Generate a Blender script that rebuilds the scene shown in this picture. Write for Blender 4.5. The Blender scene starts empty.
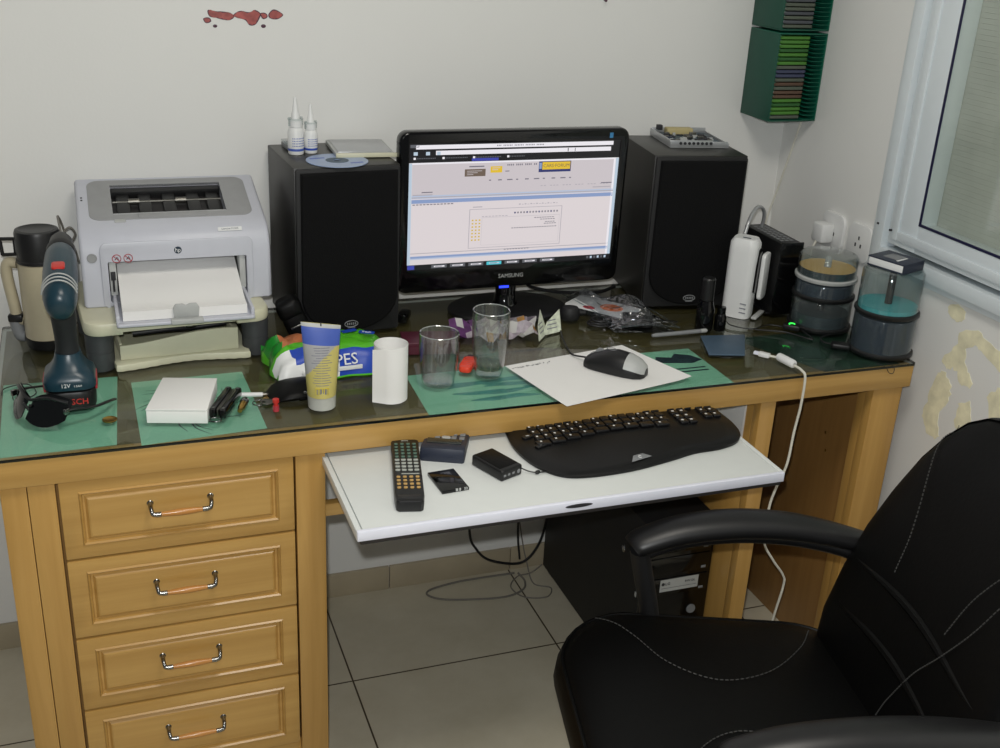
import bpy, bmesh, math, random
from mathutils import Vector, Matrix, Euler
random.seed(4)
PI = math.pi
scene = bpy.context.scene
COL = scene.collection

# ------------------------------------------------------------------ camera
cam_d = bpy.data.cameras.new('camera')
cam = bpy.data.objects.new('camera', cam_d)
COL.objects.link(cam)
cam_d.sensor_width = 36.0
cam_d.lens = 1120.07 / 1000 * 36.0
cam_d.clip_start = 0.02
YAW, PITCH, ROLL = 0.3683, 0.3994, 0.0535
_f = Vector((math.sin(YAW) * math.cos(PITCH), math.cos(YAW) * math.cos(PITCH), -math.sin(PITCH)))
_r = Vector((math.cos(YAW), -math.sin(YAW), 0))
_u = _r.cross(_f)
_R = math.cos(ROLL) * _r + math.sin(ROLL) * _u
_U = -math.sin(ROLL) * _r + math.cos(ROLL) * _u
CAM = Vector((-1.5916, -2.316, 1.6044))
cam.matrix_world = Matrix(((_R.x, _U.x, -_f.x, CAM.x), (_R.y, _U.y, -_f.y, CAM.y), (_R.z, _U.z, -_f.z, CAM.z), (0, 0, 0, 1)))
scene.camera = cam

# ------------------------------------------------------------------ world, lights, exposure
world = bpy.data.worlds.new('room_ambient')
scene.world = world
world.use_nodes = True
bgn = world.node_tree.nodes['Background']
bgn.inputs[0].default_value = (0.93, 0.97, 1.0, 1)
bgn.inputs[1].default_value = 0.11


def light(name, kind, loc, energy, size=0.1, color=(1, 1, 1), rot=None, size_y=None):
    d = bpy.data.lights.new(name, kind)
    d.energy = energy
    d.color = color
    if kind == 'AREA':
        d.size = size
        if size_y:
            d.shape = 'RECTANGLE'
            d.size_y = size_y
    else:
        d.shadow_soft_size = size
    o = bpy.data.objects.new(name, d)
    o.location = loc
    if rot:
        o.rotation_euler = rot
    COL.objects.link(o)
    return o


# flash of the camera, just above its lens, and the room's ceiling lamp
light('camera_flash', 'POINT', CAM + _U * 0.06 - _R * 0.015 - _f * 0.01, 62, 0.012, (0.985, 1.0, 0.985))
light('ceiling_lamp', 'AREA', (-1.1, -1.55, 2.58), 18, 0.6, (1.0, 0.95, 0.86), (0, 0, 0))

scene.view_settings.view_transform = 'Standard'
scene.view_settings.look = 'None'
scene.view_settings.exposure = 0.0
scene.view_settings.gamma = 1.0
scene.view_settings.use_curve_mapping = False


# ------------------------------------------------------------------ materials
def lin(c):
    out = []
    for v in c[:3]:
        v = v / 255.0
        out.append(v / 12.92 if v <= 0.04045 else ((v + 0.055) / 1.055) ** 2.4)
    return tuple(out) + (1.0,)


def _new(name):
    m = bpy.data.materials.new(name)
    m.use_nodes = True
    nt = m.node_tree
    return m, nt, nt.nodes['Principled BSDF']


def mat(name, rgb, rough=0.5, metal=0.0, spec=0.5, noise=0.06, scale=40.0, bump=0.0, emit=None, emit_s=1.0, coat=0.0, stretch=None):
    """Plain coloured stuff with a little procedural mottling."""
    m, nt, b = _new(name)
    N = nt.nodes
    L = nt.links
    b.inputs['Roughness'].default_value = rough
    b.inputs['Metallic'].default_value = metal
    b.inputs['Specular IOR Level'].default_value = spec
    b.inputs['Coat Weight'].default_value = coat
    c = lin(rgb)
    tc = N.new('ShaderNodeTexCoord')
    nz = N.new('ShaderNodeTexNoise')
    nz.inputs['Scale'].default_value = scale
    nz.inputs['Detail'].default_value = 4
    src = tc.outputs['Object']
    if stretch:
        mp = N.new('ShaderNodeMapping')
        mp.inputs['Scale'].default_value = stretch
        L.new(src, mp.inputs['Vector'])
        src = mp.outputs['Vector']
    L.new(src, nz.inputs['Vector'])
    rp = N.new('ShaderNodeValToRGB')
    rp.color_ramp.elements[0].position = 0.3
    rp.color_ramp.elements[1].position = 0.7
    rp.color_ramp.elements[0].color = tuple(v * (1 - noise) for v in c[:3]) + (1,)
    rp.color_ramp.elements[1].color = tuple(min(1, v * (1 + noise)) for v in c[:3]) + (1,)
    L.new(nz.outputs['Fac'], rp.inputs['Fac'])
    L.new(rp.outputs['Color'], b.inputs['Base Color'])
    if bump:
        bp = N.new('ShaderNodeBump')
        bp.inputs['Strength'].default_value = bump
        bp.inputs['Distance'].default_value = 0.002
        L.new(nz.outputs['Fac'], bp.inputs['Height'])
        L.new(bp.outputs['Normal'], b.inputs['Normal'])
    if emit:
        b.inputs['Emission Color'].default_value = lin(emit)
        b.inputs['Emission Strength'].default_value = emit_s
    return m


def wood(name, c1, c2, axis, rough=0.32):
    m, nt, b = _new(name)
    N = nt.nodes
    L = nt.links
    tc = N.new('ShaderNodeTexCoord')
    mp = N.new('ShaderNodeMapping')
    sc = [38, 38, 38]
    sc['xyz'.index(axis)] = 2.2
    mp.inputs['Scale'].default_value = sc
    L.new(tc.outputs['Object'], mp.inputs['Vector'])
    nz = N.new('ShaderNodeTexNoise')
    nz.inputs['Scale'].default_value = 1.0
    nz.inputs['Detail'].default_value = 6
    nz.inputs['Roughness'].default_value = 0.6
    nz.inputs['Distortion'].default_value = 0.4
    L.new(mp.outputs['Vector'], nz.inputs['Vector'])
    rp = N.new('ShaderNodeValToRGB')
    rp.color_ramp.elements[0].position = 0.3
    rp.color_ramp.elements[1].position = 0.72
    rp.color_ramp.elements[0].color = lin(c1)
    rp.color_ramp.elements[1].color = lin(c2)
    L.new(nz.outputs['Fac'], rp.inputs['Fac'])
    L.new(rp.outputs['Color'], b.inputs['Base Color'])
    b.inputs['Roughness'].default_value = rough
    b.inputs['Coat Weight'].default_value = 0.15
    b.inputs['Coat Roughness'].default_value = 0.2
    return m


def clear(name, tint=(255, 255, 255), ior=1.45, rough=0.0, gain=1.0, body=0.0, body_rgb=(200, 200, 200), crinkle=0.0):
    """See-through plastic or glass: tinted straight transmission plus Fresnel reflection, and a little body colour if it is hazy."""
    m, nt, b = _new(name)
    N = nt.nodes
    L = nt.links
    N.remove(b)
    out = N['Material Output']
    tr = N.new('ShaderNodeBsdfTransparent')
    tr.inputs[0].default_value = lin(tint)
    gl = N.new('ShaderNodeBsdfGlossy')
    gl.inputs['Roughness'].default_value = rough
    # Schlick reflectance from the angle, the same on both sides of a face
    ge = N.new('ShaderNodeNewGeometry')
    dt = N.new('ShaderNodeVectorMath')
    dt.operation = 'DOT_PRODUCT'
    L.new(ge.outputs['Incoming'], dt.inputs[0])
    L.new(ge.outputs['Normal'], dt.inputs[1])
    prev = dt.outputs['Value']
    f0 = ((ior - 1) / (ior + 1)) ** 2
    for op, v in (('ABSOLUTE', None), ('SUBTRACT', 1.0), ('POWER', 5.0), ('MULTIPLY', (1 - f0) * gain), ('ADD', f0 * gain)):
        mu = N.new('ShaderNodeMath')
        mu.operation = op
        mu.use_clamp = op == 'ADD'
        if op == 'SUBTRACT':
            mu.inputs[0].default_value = 1.0
            L.new(prev, mu.inputs[1])
        else:
            L.new(prev, mu.inputs[0])
            if v is not None:
                mu.inputs[1].default_value = v
        prev = mu.outputs[0]
    base = tr.outputs[0]
    if crinkle:
        t0 = N.new('ShaderNodeTexCoord')
        z0 = N.new('ShaderNodeTexNoise')
        z0.inputs['Scale'].default_value = 55
        z0.inputs['Detail'].default_value = 3
        L.new(t0.outputs['Object'], z0.inputs['Vector'])
        b0 = N.new('ShaderNodeBump')
        b0.inputs['Strength'].default_value = crinkle
        b0.inputs['Distance'].default_value = 0.01
        L.new(z0.outputs['Fac'], b0.inputs['Height'])
        L.new(b0.outputs['Normal'], gl.inputs['Normal'])
    if body:
        df = N.new('ShaderNodeBsdfDiffuse')
        tc = N.new('ShaderNodeTexCoord')
        nz = N.new('ShaderNodeTexNoise')
        nz.inputs['Scale'].default_value = 30
        L.new(tc.outputs['Object'], nz.inputs['Vector'])
        rp = N.new('ShaderNodeValToRGB')
        c = lin(body_rgb)
        rp.color_ramp.elements[0].color = tuple(v * 0.9 for v in c[:3]) + (1,)
        rp.color_ramp.elements[1].color = c
        L.new(nz.outputs['Fac'], rp.inputs['Fac'])
        L.new(rp.outputs['Color'], df.inputs[0])
        mx0 = N.new('ShaderNodeMixShader')
        mx0.inputs[0].default_value = body
        L.new(base, mx0.inputs[1])
        L.new(df.outputs[0], mx0.inputs[2])
        base = mx0.outputs[0]
    mx = N.new('ShaderNodeMixShader')
    L.new(mu.outputs[0], mx.inputs[0])
    L.new(base, mx.inputs[1])
    L.new(gl.outputs[0], mx.inputs[2])
    L.new(mx.outputs[0], out.inputs['Surface'])
    return m


def wall_paint(name, rgb, patches=None):
    m, nt, b = _new(name)
    N = nt.nodes
    L = nt.links
    tc = N.new('ShaderNodeTexCoord')
    nz = N.new('ShaderNodeTexNoise')
    nz.inputs['Scale'].default_value = 3.0
    nz.inputs['Detail'].default_value = 5
    L.new(tc.outputs['Object'], nz.inputs['Vector'])
    rp = N.new('ShaderNodeValToRGB')
    c = lin(rgb)
    rp.color_ramp.elements[0].color = tuple(v * 0.965 for v in c[:3]) + (1,)
    rp.color_ramp.elements[1].color = c
    L.new(nz.outputs['Fac'], rp.inputs['Fac'])
    col = rp.outputs['Color']
    n2 = N.new('ShaderNodeTexNoise')
    n2.inputs['Scale'].default_value = 160
    L.new(tc.outputs['Object'], n2.inputs['Vector'])
    bp = N.new('ShaderNodeBump')
    bp.inputs['Strength'].default_value = 0.08
    bp.inputs['Distance'].default_value = 0.002
    L.new(n2.outputs['Fac'], bp.inputs['Height'])
    L.new(bp.outputs['Normal'], b.inputs['Normal'])
    L.new(col, b.inputs['Base Color'])
    b.inputs['Roughness'].default_value = 0.6
    b.inputs['Specular IOR Level'].default_value = 0.25
    return m


def floor_tile(name):
    m, nt, b = _new(name)
    N = nt.nodes
    L = nt.links
    tc = N.new('ShaderNodeTexCoord')
    mp = N.new('ShaderNodeMapping')
    T = 0.4872
    mp.inputs['Location'].default_value = (1.1361 / T, 0.3348 / T, 0)
    mp.inputs['Scale'].default_value = (1 / T, 1 / T, 1)
    L.new(tc.outputs['Object'], mp.inputs['Vector'])
    br = N.new('ShaderNodeTexBrick')
    br.offset = 0.0
    br.squash = 1.0
    br.inputs['Scale'].default_value = 1.0
    br.inputs['Brick Width'].default_value = 1.0
    br.inputs['Row Height'].default_value = 1.0
    br.inputs['Mortar Size'].default_value = 0.0042
    br.inputs['Mortar Smooth'].default_value = 0.1
    L.new(mp.outputs['Vector'], br.inputs['Vector'])
    nz = N.new('ShaderNodeTexNoise')
    nz.inputs['Scale'].default_value = 7
    nz.inputs['Detail'].default_value = 8
    nz.inputs['Roughness'].default_value = 0.65
    L.new(tc.outputs['Object'], nz.inputs['Vector'])
    rp = N.new('ShaderNodeValToRGB')
    rp.color_ramp.elements[0].position = 0.3
    rp.color_ramp.elements[1].position = 0.7
    rp.color_ramp.elements[0].color = lin((192, 184, 162))
    rp.color_ramp.elements[1].color = lin((205, 198, 178))
    L.new(nz.outputs['Fac'], rp.inputs['Fac'])
    mx = N.new('ShaderNodeMix')
    mx.data_type = 'RGBA'
    L.new(br.outputs['Fac'], mx.inputs['Factor'])
    L.new(rp.outputs['Color'], mx.inputs['A'])
    mx.inputs['B'].default_value = lin((74, 62, 44))
    L.new(mx.outputs['Result'], b.inputs['Base Color'])
    b.inputs['Roughness'].default_value = 0.38
    b.inputs['Specular IOR Level'].default_value = 0.35
    return m


M = {}
M['wall'] = wall_paint('wall_paint', (229, 229, 226))
M['floor'] = floor_tile('floor_tiles')
M['skirt'] = mat('skirting_tile', (170, 158, 134), 0.4, noise=0.08, scale=9)
M['white_frame'] = mat('white_aluminium', (218, 226, 230), 0.3, noise=0.01)
M['shutter'] = mat('shutter_slats', (188, 190, 184), 0.6, noise=0.08, scale=14)
M['gasket'] = mat('dark_blue_gasket', (24, 24, 62), 0.4)
M['wood_x'] = wood('light_oak_along_width', (176, 135, 70), (196, 156, 89), 'x')
M['wood_z'] = wood('light_oak_upright', (172, 131, 67), (192, 151, 85), 'z')
M['wood_y'] = wood('light_oak_along_depth', (172, 131, 67), (192, 151, 85), 'y')
M['wood_dark'] = wood('brown_veneer', (134, 98, 52), (150, 112, 62), 'z', 0.5)
M['wood_top'] = wood('dark_desktop_veneer', (90, 77, 44), (108, 92, 54), 'x', 0.45)
M['wood_grip'] = wood('orange_grip_wood', (188, 126, 60), (206, 148, 82), 'x', 0.25)
M['chrome'] = mat('chrome', (138, 138, 136), 0.22, 1.0, noise=0.02)
M['steel'] = mat('dull_steel', (120, 118, 112), 0.35, 1.0, noise=0.06)
M['brass'] = mat('brass', (176, 142, 74), 0.3, 1.0, noise=0.06)
M['white_board'] = mat('white_melamine', (214, 217, 214), 0.35, noise=0.01)
M['white_edge'] = mat('white_edge_band', (232, 234, 246), 0.4, noise=0.01)
M['tray_shade'] = mat('painted_tray_shade', (44, 40, 38), 0.7)
M['glass_top'] = clear('tinted_desk_glass', (245, 250, 249), 1.5)
M['glass_edge'] = mat('dark_glass_edge', (10, 16, 14), 0.15)
M['glass'] = clear('drinking_glass', (248, 250, 249), 1.5, 0.03, gain=2.2, body=0.025, body_rgb=(225, 228, 226))
M['clear_pl'] = clear('clear_plastic', (240, 244, 244), 1.45, 0.04, gain=1.3, body=0.03, body_rgb=(190, 196, 196))
M['hazy_pl'] = clear('hazy_plastic', (228, 234, 236), 1.45, 0.06, gain=1.3, body=0.05, body_rgb=(170, 180, 184))
M['bag_pl'] = clear('plastic_film', (224, 227, 230), 1.5, 0.14, gain=3.6, body=0.04, body_rgb=(70, 76, 82), crinkle=1.0)
M['pane'] = clear('window_glass', (248, 250, 248), 1.5)
M['liquid'] = clear('pale_liquid', (190, 180, 130), 1.33)
M['black'] = mat('black_plastic', (20, 20, 21), 0.42, noise=0.1)
M['black_m'] = mat('matt_black_plastic', (20, 20, 21), 0.6, noise=0.12, scale=200, bump=0.05)
M['gloss_black'] = mat('gloss_black', (8, 8, 9), 0.1, noise=0.1)
M['key_black'] = mat('key_black', (19, 19, 21), 0.4)
M['kb_black'] = mat('keyboard_black', (11, 11, 12), 0.42, spec=0.35)
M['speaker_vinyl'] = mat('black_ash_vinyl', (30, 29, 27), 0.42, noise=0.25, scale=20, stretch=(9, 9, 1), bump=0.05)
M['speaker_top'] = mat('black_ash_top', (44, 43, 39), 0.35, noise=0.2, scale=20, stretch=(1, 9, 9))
M['grille'] = mat('speaker_cloth', (11, 11, 12), 0.9, noise=0.3, scale=500, bump=0.3, spec=0.2)
M['cream'] = mat('cream_plastic', (208, 206, 180), 0.42, noise=0.02)
M['cream_d'] = mat('beige_enamel', (182, 172, 146), 0.35, noise=0.04)
M['pillar'] = mat('charcoal_plastic', (62, 64, 66), 0.5)
M['pr_grey'] = mat('printer_grey', (186, 188, 194), 0.42, noise=0.02)
M['pr_panel'] = mat('printer_panel', (194, 196, 205), 0.4, noise=0.015)
M['pr_top'] = mat('printer_top_grey', (150, 151, 152), 0.45, noise=0.03)
M['pr_dark'] = mat('printer_inside', (38, 36, 37), 0.5, noise=0.2)
M['paper'] = mat('white_paper', (236, 235, 232), 0.75, noise=0.012, scale=12)
M['paper_edge'] = mat('paper_stack_edge', (226, 226, 230), 0.8, noise=0.05, scale=900, stretch=(0.01, 0.01, 1))
M['ink'] = mat('black_ink', (40, 40, 44), 0.7)
M['ink_lt'] = mat('pale_ink', (120, 122, 132), 0.7)
M['red'] = mat('red_plastic', (196, 48, 40), 0.35)
M['red_d'] = mat('dull_red_print', (170, 52, 62), 0.45)
M['orange_red'] = mat('bright_red_orange', (224, 66, 40), 0.35)
M['burg'] = mat('burgundy_box', (78, 22, 40), 0.4)
M['drill_teal'] = mat('petrol_blue_plastic', (26, 54, 66), 0.33, noise=0.06)
M['drill_black'] = mat('rubber_grip', (24, 27, 30), 0.6, bump=0.1, scale=300)
M['white_pl'] = mat('white_plastic', (226, 227, 226), 0.4, noise=0.012)
M['grey_pl'] = mat('grey_plastic', (128, 130, 132), 0.5)
M['lt_grey'] = mat('light_grey_plastic', (176, 178, 176), 0.45)
M['blue'] = mat('royal_blue', (30, 68, 172), 0.4)
M['blue_tube'] = mat('tube_blue', (70, 94, 176), 0.4)
M['yellow_gel'] = mat('yellow_gel', (196, 184, 108), 0.4, noise=0.05)
M['tube_grey'] = mat('pale_lilac_grey', (164, 164, 166), 0.4)
M['tube_cap'] = mat('frosted_cap', (186, 188, 180), 0.45)
M['barcode'] = mat('barcode_yellow', (206, 188, 60), 0.6)
M['green_pack'] = mat('lime_green_film', (84, 180, 36), 0.3, noise=0.1)
M['green_dk'] = mat('leaf_green_film', (28, 128, 40), 0.3, noise=0.1)
M['orange_pack'] = mat('peach_film', (186, 112, 72), 0.35, noise=0.25, scale=60)
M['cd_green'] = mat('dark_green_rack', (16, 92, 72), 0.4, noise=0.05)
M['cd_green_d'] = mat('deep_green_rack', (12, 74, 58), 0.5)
M['skin_beige'] = mat('tan_board', (186, 172, 124), 0.6)
M['pcb'] = mat('blue_green_board', (64, 82, 92), 0.5, noise=0.5, scale=160)
M['cd_blue'] = mat('pale_blue_disc', (150, 168, 200), 0.3, noise=0.05)
M['disc_gold'] = mat('gold_disc', (226, 176, 88), 0.3, noise=0.04)
M['disc_teal'] = mat('teal_disc', (84, 186, 190), 0.35, noise=0.04)
M['disc_dark'] = mat('stacked_disc_edges', (46, 60, 66), 0.3, noise=0.25, scale=500, stretch=(0.02, 0.02, 1))
M['disc_blue'] = mat('stacked_blue_disc_edges', (44, 56, 72), 0.3, noise=0.25, scale=500, stretch=(0.02, 0.02, 1))
M['teal_sheet'] = mat('teal_print', (158, 214, 184), 0.6, noise=0.07, scale=10)
M['teal_dark'] = mat('dark_teal_ink', (92, 160, 152), 0.6, noise=0.2, scale=30)
M['night_ink'] = mat('navy_ink', (36, 52, 66), 0.6, noise=0.2)
M['green_sheet'] = mat('dark_green_print', (40, 66, 50), 0.6, noise=0.6, scale=22)
M['slate'] = mat('slate_blue', (66, 86, 104), 0.5)
M['leather'] = mat('black_leather', (6, 6, 6), 0.48, spec=0.18, noise=0.2, scale=150, bump=0.12)
M['thread'] = mat('grey_thread', (58, 58, 56), 0.8)
M['cable_w'] = mat('white_cable', (214, 212, 200), 0.5)
M['cable_k'] = mat('black_cable', (22, 22, 24), 0.5)
M['cable_g'] = mat('grey_cable', (116, 112, 104), 0.55)
M['silver'] = mat('silver_plastic', (186, 188, 190), 0.3, 0.6, noise=0.03)
M['foil'] = mat('crumpled_foil_print', (206, 196, 204), 0.4, noise=0.3, scale=70)
M['foil_p'] = mat('purple_print', (120, 70, 130), 0.4, noise=0.3, scale=70)
M['foil_g'] = mat('pale_green_print', (206, 212, 192), 0.5, noise=0.25, scale=90)
M['foil_o'] = mat('orange_print', (206, 160, 90), 0.5, noise=0.2, scale=90)
M['orange'] = mat('orange_print_card', (236, 116, 36), 0.4, noise=0.15)
M['blood'] = mat('dried_red_paint', (164, 84, 80), 0.35, noise=0.35, scale=60)
M['blood_d'] = mat('dark_dried_drop', (78, 44, 62), 0.5)
M['damp'] = mat('yellowed_plaster', (234, 228, 196), 0.85, noise=0.16, scale=30, bump=0.2)
M['remote_y'] = mat('amber_buttons', (188, 152, 92), 0.5)
M['remote_g'] = mat('green_grey_buttons', (86, 112, 98), 0.5)
M['remote_w'] = mat('pale_buttons', (170, 174, 166), 0.5)
M['lcd'] = mat('dark_display', (48, 52, 50), 0.2)
M['dk_blue_pl'] = mat('dark_blue_plastic', (38, 44, 60), 0.45)
M['mouse_grey'] = mat('mouse_graphite', (56, 57, 60), 0.3, noise=0.05)
M['lens'] = mat('dark_lens', (9, 11, 12), 0.08)
M['wallstain'] = mat('purple_fringe_cable', (148, 128, 176), 0.5)


def emat(name, rgb, s):
    m, nt, b = _new(name)
    b.inputs['Base Color'].default_value = (0.01, 0.01, 0.01, 1)
    b.inputs['Roughness'].default_value = 0.3
    b.inputs['Emission Color'].default_value = lin(rgb)
    b.inputs['Emission Strength'].default_value = s
    # fine pixel grid, procedural
    N = nt.nodes
    wv = N.new('ShaderNodeTexWave')
    wv.inputs['Scale'].default_value = 400
    mp = N.new('ShaderNodeMapRange')
    mp.inputs['To Min'].default_value = s * 0.97
    mp.inputs['To Max'].default_value = s
    nt.links.new(wv.outputs['Fac'], mp.inputs['Value'])
    nt.links.new(mp.outputs['Result'], b.inputs['Emission Strength'])
    return m


for k, c in dict(page=(226, 217, 219), head=(208, 200, 204), white=(243, 240, 246), dark=(16, 16, 22), blue=(140, 160, 202), pale=(186, 198, 220),
                 line=(178, 172, 180), text=(120, 116, 128), brown=(112, 96, 84), yellow=(232, 194, 50), navy=(40, 50, 110), cyan=(80, 200, 214),
                 tab=(62, 70, 170), scroll=(190, 208, 224), grey=(96, 98, 104)).items():
    M['s_' + k] = emat('screen_' + k, c, 0.92)
M['led_blue'] = emat('blue_led', (40, 60, 255), 2.5)
M['led_green'] = emat('green_led', (60, 255, 90), 1.5)
M['sticker_cyan'] = mat('cyan_sticker', (60, 130, 180), 0.4)


# ------------------------------------------------------------------ geometry helpers
def spline(pts, n=8, closed=False):
    P = [Vector(p) for p in pts]
    out = []
    m = len(P)
    rng = range(m) if closed else range(m - 1)
    for i in rng:
        p0 = P[(i - 1) % m] if (closed or i > 0) else P[0] * 2 - P[1]
        p1 = P[i]
        p2 = P[(i + 1) % m]
        p3 = P[(i + 2) % m] if (closed or i + 2 < m) else P[-1] * 2 - P[-2]
        for k in range(n):
            t = k / n
            out.append(0.5 * ((2 * p1) + (p2 - p0) * t + (2 * p0 - 5 * p1 + 4 * p2 - p3) * t * t + (3 * p1 - p0 - 3 * p2 + p3) * t ** 3))
    if not closed:
        out.append(P[-1])
    return out


def rrect(w, d, r, n=5, cx=0, cy=0):
    r = min(r, w / 2 - 1e-5, d / 2 - 1e-5)
    pts = []
    for (sx, sy, a0) in ((1, 1, 0), (-1, 1, PI / 2), (-1, -1, PI), (1, -1, 1.5 * PI)):
        for k in range(n + 1):
            a = a0 + PI / 2 * k / n
            pts.append((cx + sx * (w / 2 - r) + r * math.cos(a), cy + sy * (d / 2 - r) + r * math.sin(a)))
    return pts


class G:
    def __init__(s):
        s.bm = bmesh.new()
        s.i = 0

    def use(s, i):
        s.i = i
        return s

    def add(s, t, T=None):
        if T is not None:
            bmesh.ops.transform(t, matrix=T, verts=t.verts)
        for f in t.faces:
            f.material_index = s.i if f.material_index == 0 else f.material_index
        me = bpy.data.meshes.new('tmp')
        t.to_mesh(me)
        t.free()
        s.bm.from_mesh(me)
        bpy.data.meshes.remove(me)
        return s

    def box(s, x0, y0, z0, x1, y1, z1, bev=0.0, seg=2, T=None):
        t = bmesh.new()
        bmesh.ops.create_cube(t, size=1)
        bmesh.ops.transform(t, matrix=Matrix.Translation(((x0 + x1) / 2, (y0 + y1) / 2, (z0 + z1) / 2)) @ Matrix.Diagonal((x1 - x0, y1 - y0, z1 - z0, 1)), verts=t.verts)
        if bev:
            bmesh.ops.bevel(t, geom=list(t.edges), offset=bev, segments=seg, affect='EDGES', profile=0.5)
        return s.add(t, T)

    def rings(s, rings, cap0=True, cap1=True, T=None, closed=True):
        t = bmesh.new()
        V = [[t.verts.new(p) for p in r] for r in rings]
        n = len(V[0])
        for a, b in zip(V, V[1:]):
            for k in range(n if closed else n - 1):
                k2 = (k + 1) % n
                try:
                    t.faces.new((a[k], a[k2], b[k2], b[k]))
                except ValueError:
                    pass
        if cap0:
            t.faces.new(list(reversed(V[0])))
        if cap1:
            t.faces.new(V[-1])
        bmesh.ops.recalc_face_normals(t, faces=t.faces)
        return s.add(t, T)

    def prism(s, poly, z0, z1, bev=0.0, T=None, seg=2):
        """Polygon (x, y) extruded along z."""
        t = bmesh.new()
        a = [t.verts.new((p[0], p[1], z0)) for p in poly]
        b = [t.verts.new((p[0], p[1], z1)) for p in poly]
        n = len(poly)
        t.faces.new(list(reversed(a)))
        t.faces.new(b)
        for k in range(n):
            t.faces.new((a[k], a[(k + 1) % n], b[(k + 1) % n], b[k]))
        bmesh.ops.recalc_face_normals(t, faces=t.faces)
        if bev:
            es = [e for e in t.edges if abs(e.verts[0].co.z - e.verts[1].co.z) < 1e-7]
            bmesh.ops.bevel(t, geom=es, offset=bev, segments=seg, affect='EDGES', profile=0.5)
        return s.add(t, T)

    def lathe(s, prof, c=(0, 0, 0), seg=32, T=None):
        """prof: list of (r, z); r=0 ends are closed."""
        t = bmesh.new()
        rows = []
        for r, z in prof:
            if r < 1e-6:
                rows.append([t.verts.new((c[0], c[1], c[2] + z))])
            else:
                rows.append([t.verts.new((c[0] + r * math.cos(2 * PI * k / seg), c[1] + r * math.sin(2 * PI * k / seg), c[2] + z)) for k in range(seg)])
        for a, b in zip(rows, rows[1:]):
            for k in range(seg):
                k2 = (k + 1) % seg
                if len(a) == 1 and len(b) == 1:
                    continue
                if len(a) == 1:
                    t.faces.new((a[0], b[k2], b[k]))
                elif len(b) == 1:
                    t.faces.new((a[k], a[k2], b[0]))
                else:
                    t.faces.new((a[k], a[k2], b[k2], b[k]))
        bmesh.ops.recalc_face_normals(t, faces=t.faces)
        return s.add(t, T)

    def tube(s, pts, r, seg=8, closed=False, T=None, flat=1.0):
        P = [Vector(p) for p in pts]
        n = len(P)
        rs = r if isinstance(r, (list, tuple)) else [r] * n
        rows = []
        up = Vector((0, 0, 1))
        prev = None
        for i in range(n):
            if closed:
                d = P[(i + 1) % n] - P[i - 1]
            else:
                d = P[min(i + 1, n - 1)] - P[max(i - 1, 0)]
            d.normalize()
            if prev is None:
                a = d.cross(up)
                if a.length < 1e-3:
                    a = d.cross(Vector((1, 0, 0)))
            else:
                a = prev - d * prev.dot(d)
            a.normalize()
            prev = a
            b = d.cross(a)
            rows.append([P[i] + a * (rs[i] * math.cos(2 * PI * k / seg)) + b * (rs[i] * flat * math.sin(2 * PI * k / seg)) for k in range(seg)])
        if closed:
            rows.append(rows[0])
        return s.rings(rows, not closed, not closed, T)

    def ell(s, c, r, T=None, u=24, v=14):
        t = bmesh.new()
        bmesh.ops.create_uvsphere(t, u_segments=u, v_segments=v, radius=1)
        bmesh.ops.transform(t, matrix=Matrix.Translation(c) @ Matrix.Diagonal((r[0], r[1], r[2], 1)), verts=t.verts)
        return s.add(t, T)

    def quad(s, pts, T=None):
        t = bmesh.new()
        t.faces.new([t.verts.new(p) for p in pts])
        return s.add(t, T)

    def text(s, body, size, T, ext=0.0002, align='CENTER', res=2):
        cu = bpy.data.curves.new('txt', 'FONT')
        cu.body = body
        cu.size = size
        cu.extrude = ext
        cu.align_x = align
        cu.align_y = 'CENTER'
        cu.resolution_u = res
        o = bpy.data.objects.new('txt', cu)
        COL.objects.link(o)
        dg = bpy.context.evaluated_depsgraph_get()
        me = bpy.data.meshes.new_from_object(o.evaluated_get(dg))
        bpy.data.objects.remove(o)
        bpy.data.curves.remove(cu)
        t = bmesh.new()
        t.from_mesh(me)
        bpy.data.meshes.remove(me)
        return s.add(t, T)

    def cut(s, other):
        """Boolean difference with another G, baked into this mesh at once."""
        ms = []
        for g in (s, other):
            me = bpy.data.meshes.new('cut')
            g.bm.to_mesh(me)
            o = bpy.data.objects.new('cut', me)
            for _ in range(4):
                me.materials.append(None)
            COL.objects.link(o)
            ms.append(o)
        md = ms[0].modifiers.new('b', 'BOOLEAN')
        md.operation = 'DIFFERENCE'
        md.solver = 'EXACT'
        md.object = ms[1]
        dg = bpy.context.evaluated_depsgraph_get()
        me = bpy.data.meshes.new_from_object(ms[0].evaluated_get(dg))
        s.bm.free()
        s.bm = bmesh.new()
        s.bm.from_mesh(me)
        for o in ms:
            d = o.data
            bpy.data.objects.remove(o)
            bpy.data.meshes.remove(d)
        bpy.data.meshes.remove(me)
        other.bm.free()
        return s


def obj(name, g, mats, parent=None, world=False, sharp=38, smooth=True):
    me = bpy.data.meshes.new(name)
    if world and parent is not None:
        bmesh.ops.transform(g.bm, matrix=base_matrix(parent).inverted(), verts=g.bm.verts)
    g.bm.to_mesh(me)
    g.bm.free()
    if not isinstance(mats, (list, tuple)):
        mats = [mats]
    for m in mats:
        me.materials.append(M[m] if isinstance(m, str) else m)
    if smooth:
        me.polygons.foreach_set('use_smooth', [True] * len(me.polygons))
        me.set_sharp_from_angle(angle=math.radians(sharp))
    o = bpy.data.objects.new(name, me)
    COL.objects.link(o)
    if parent is not None:
        o.parent = parent
    return o


def base_matrix(o):
    m = Matrix.Translation(o.location) @ o.rotation_euler.to_matrix().to_4x4()
    return base_matrix(o.parent) @ m if o.parent else m


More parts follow.
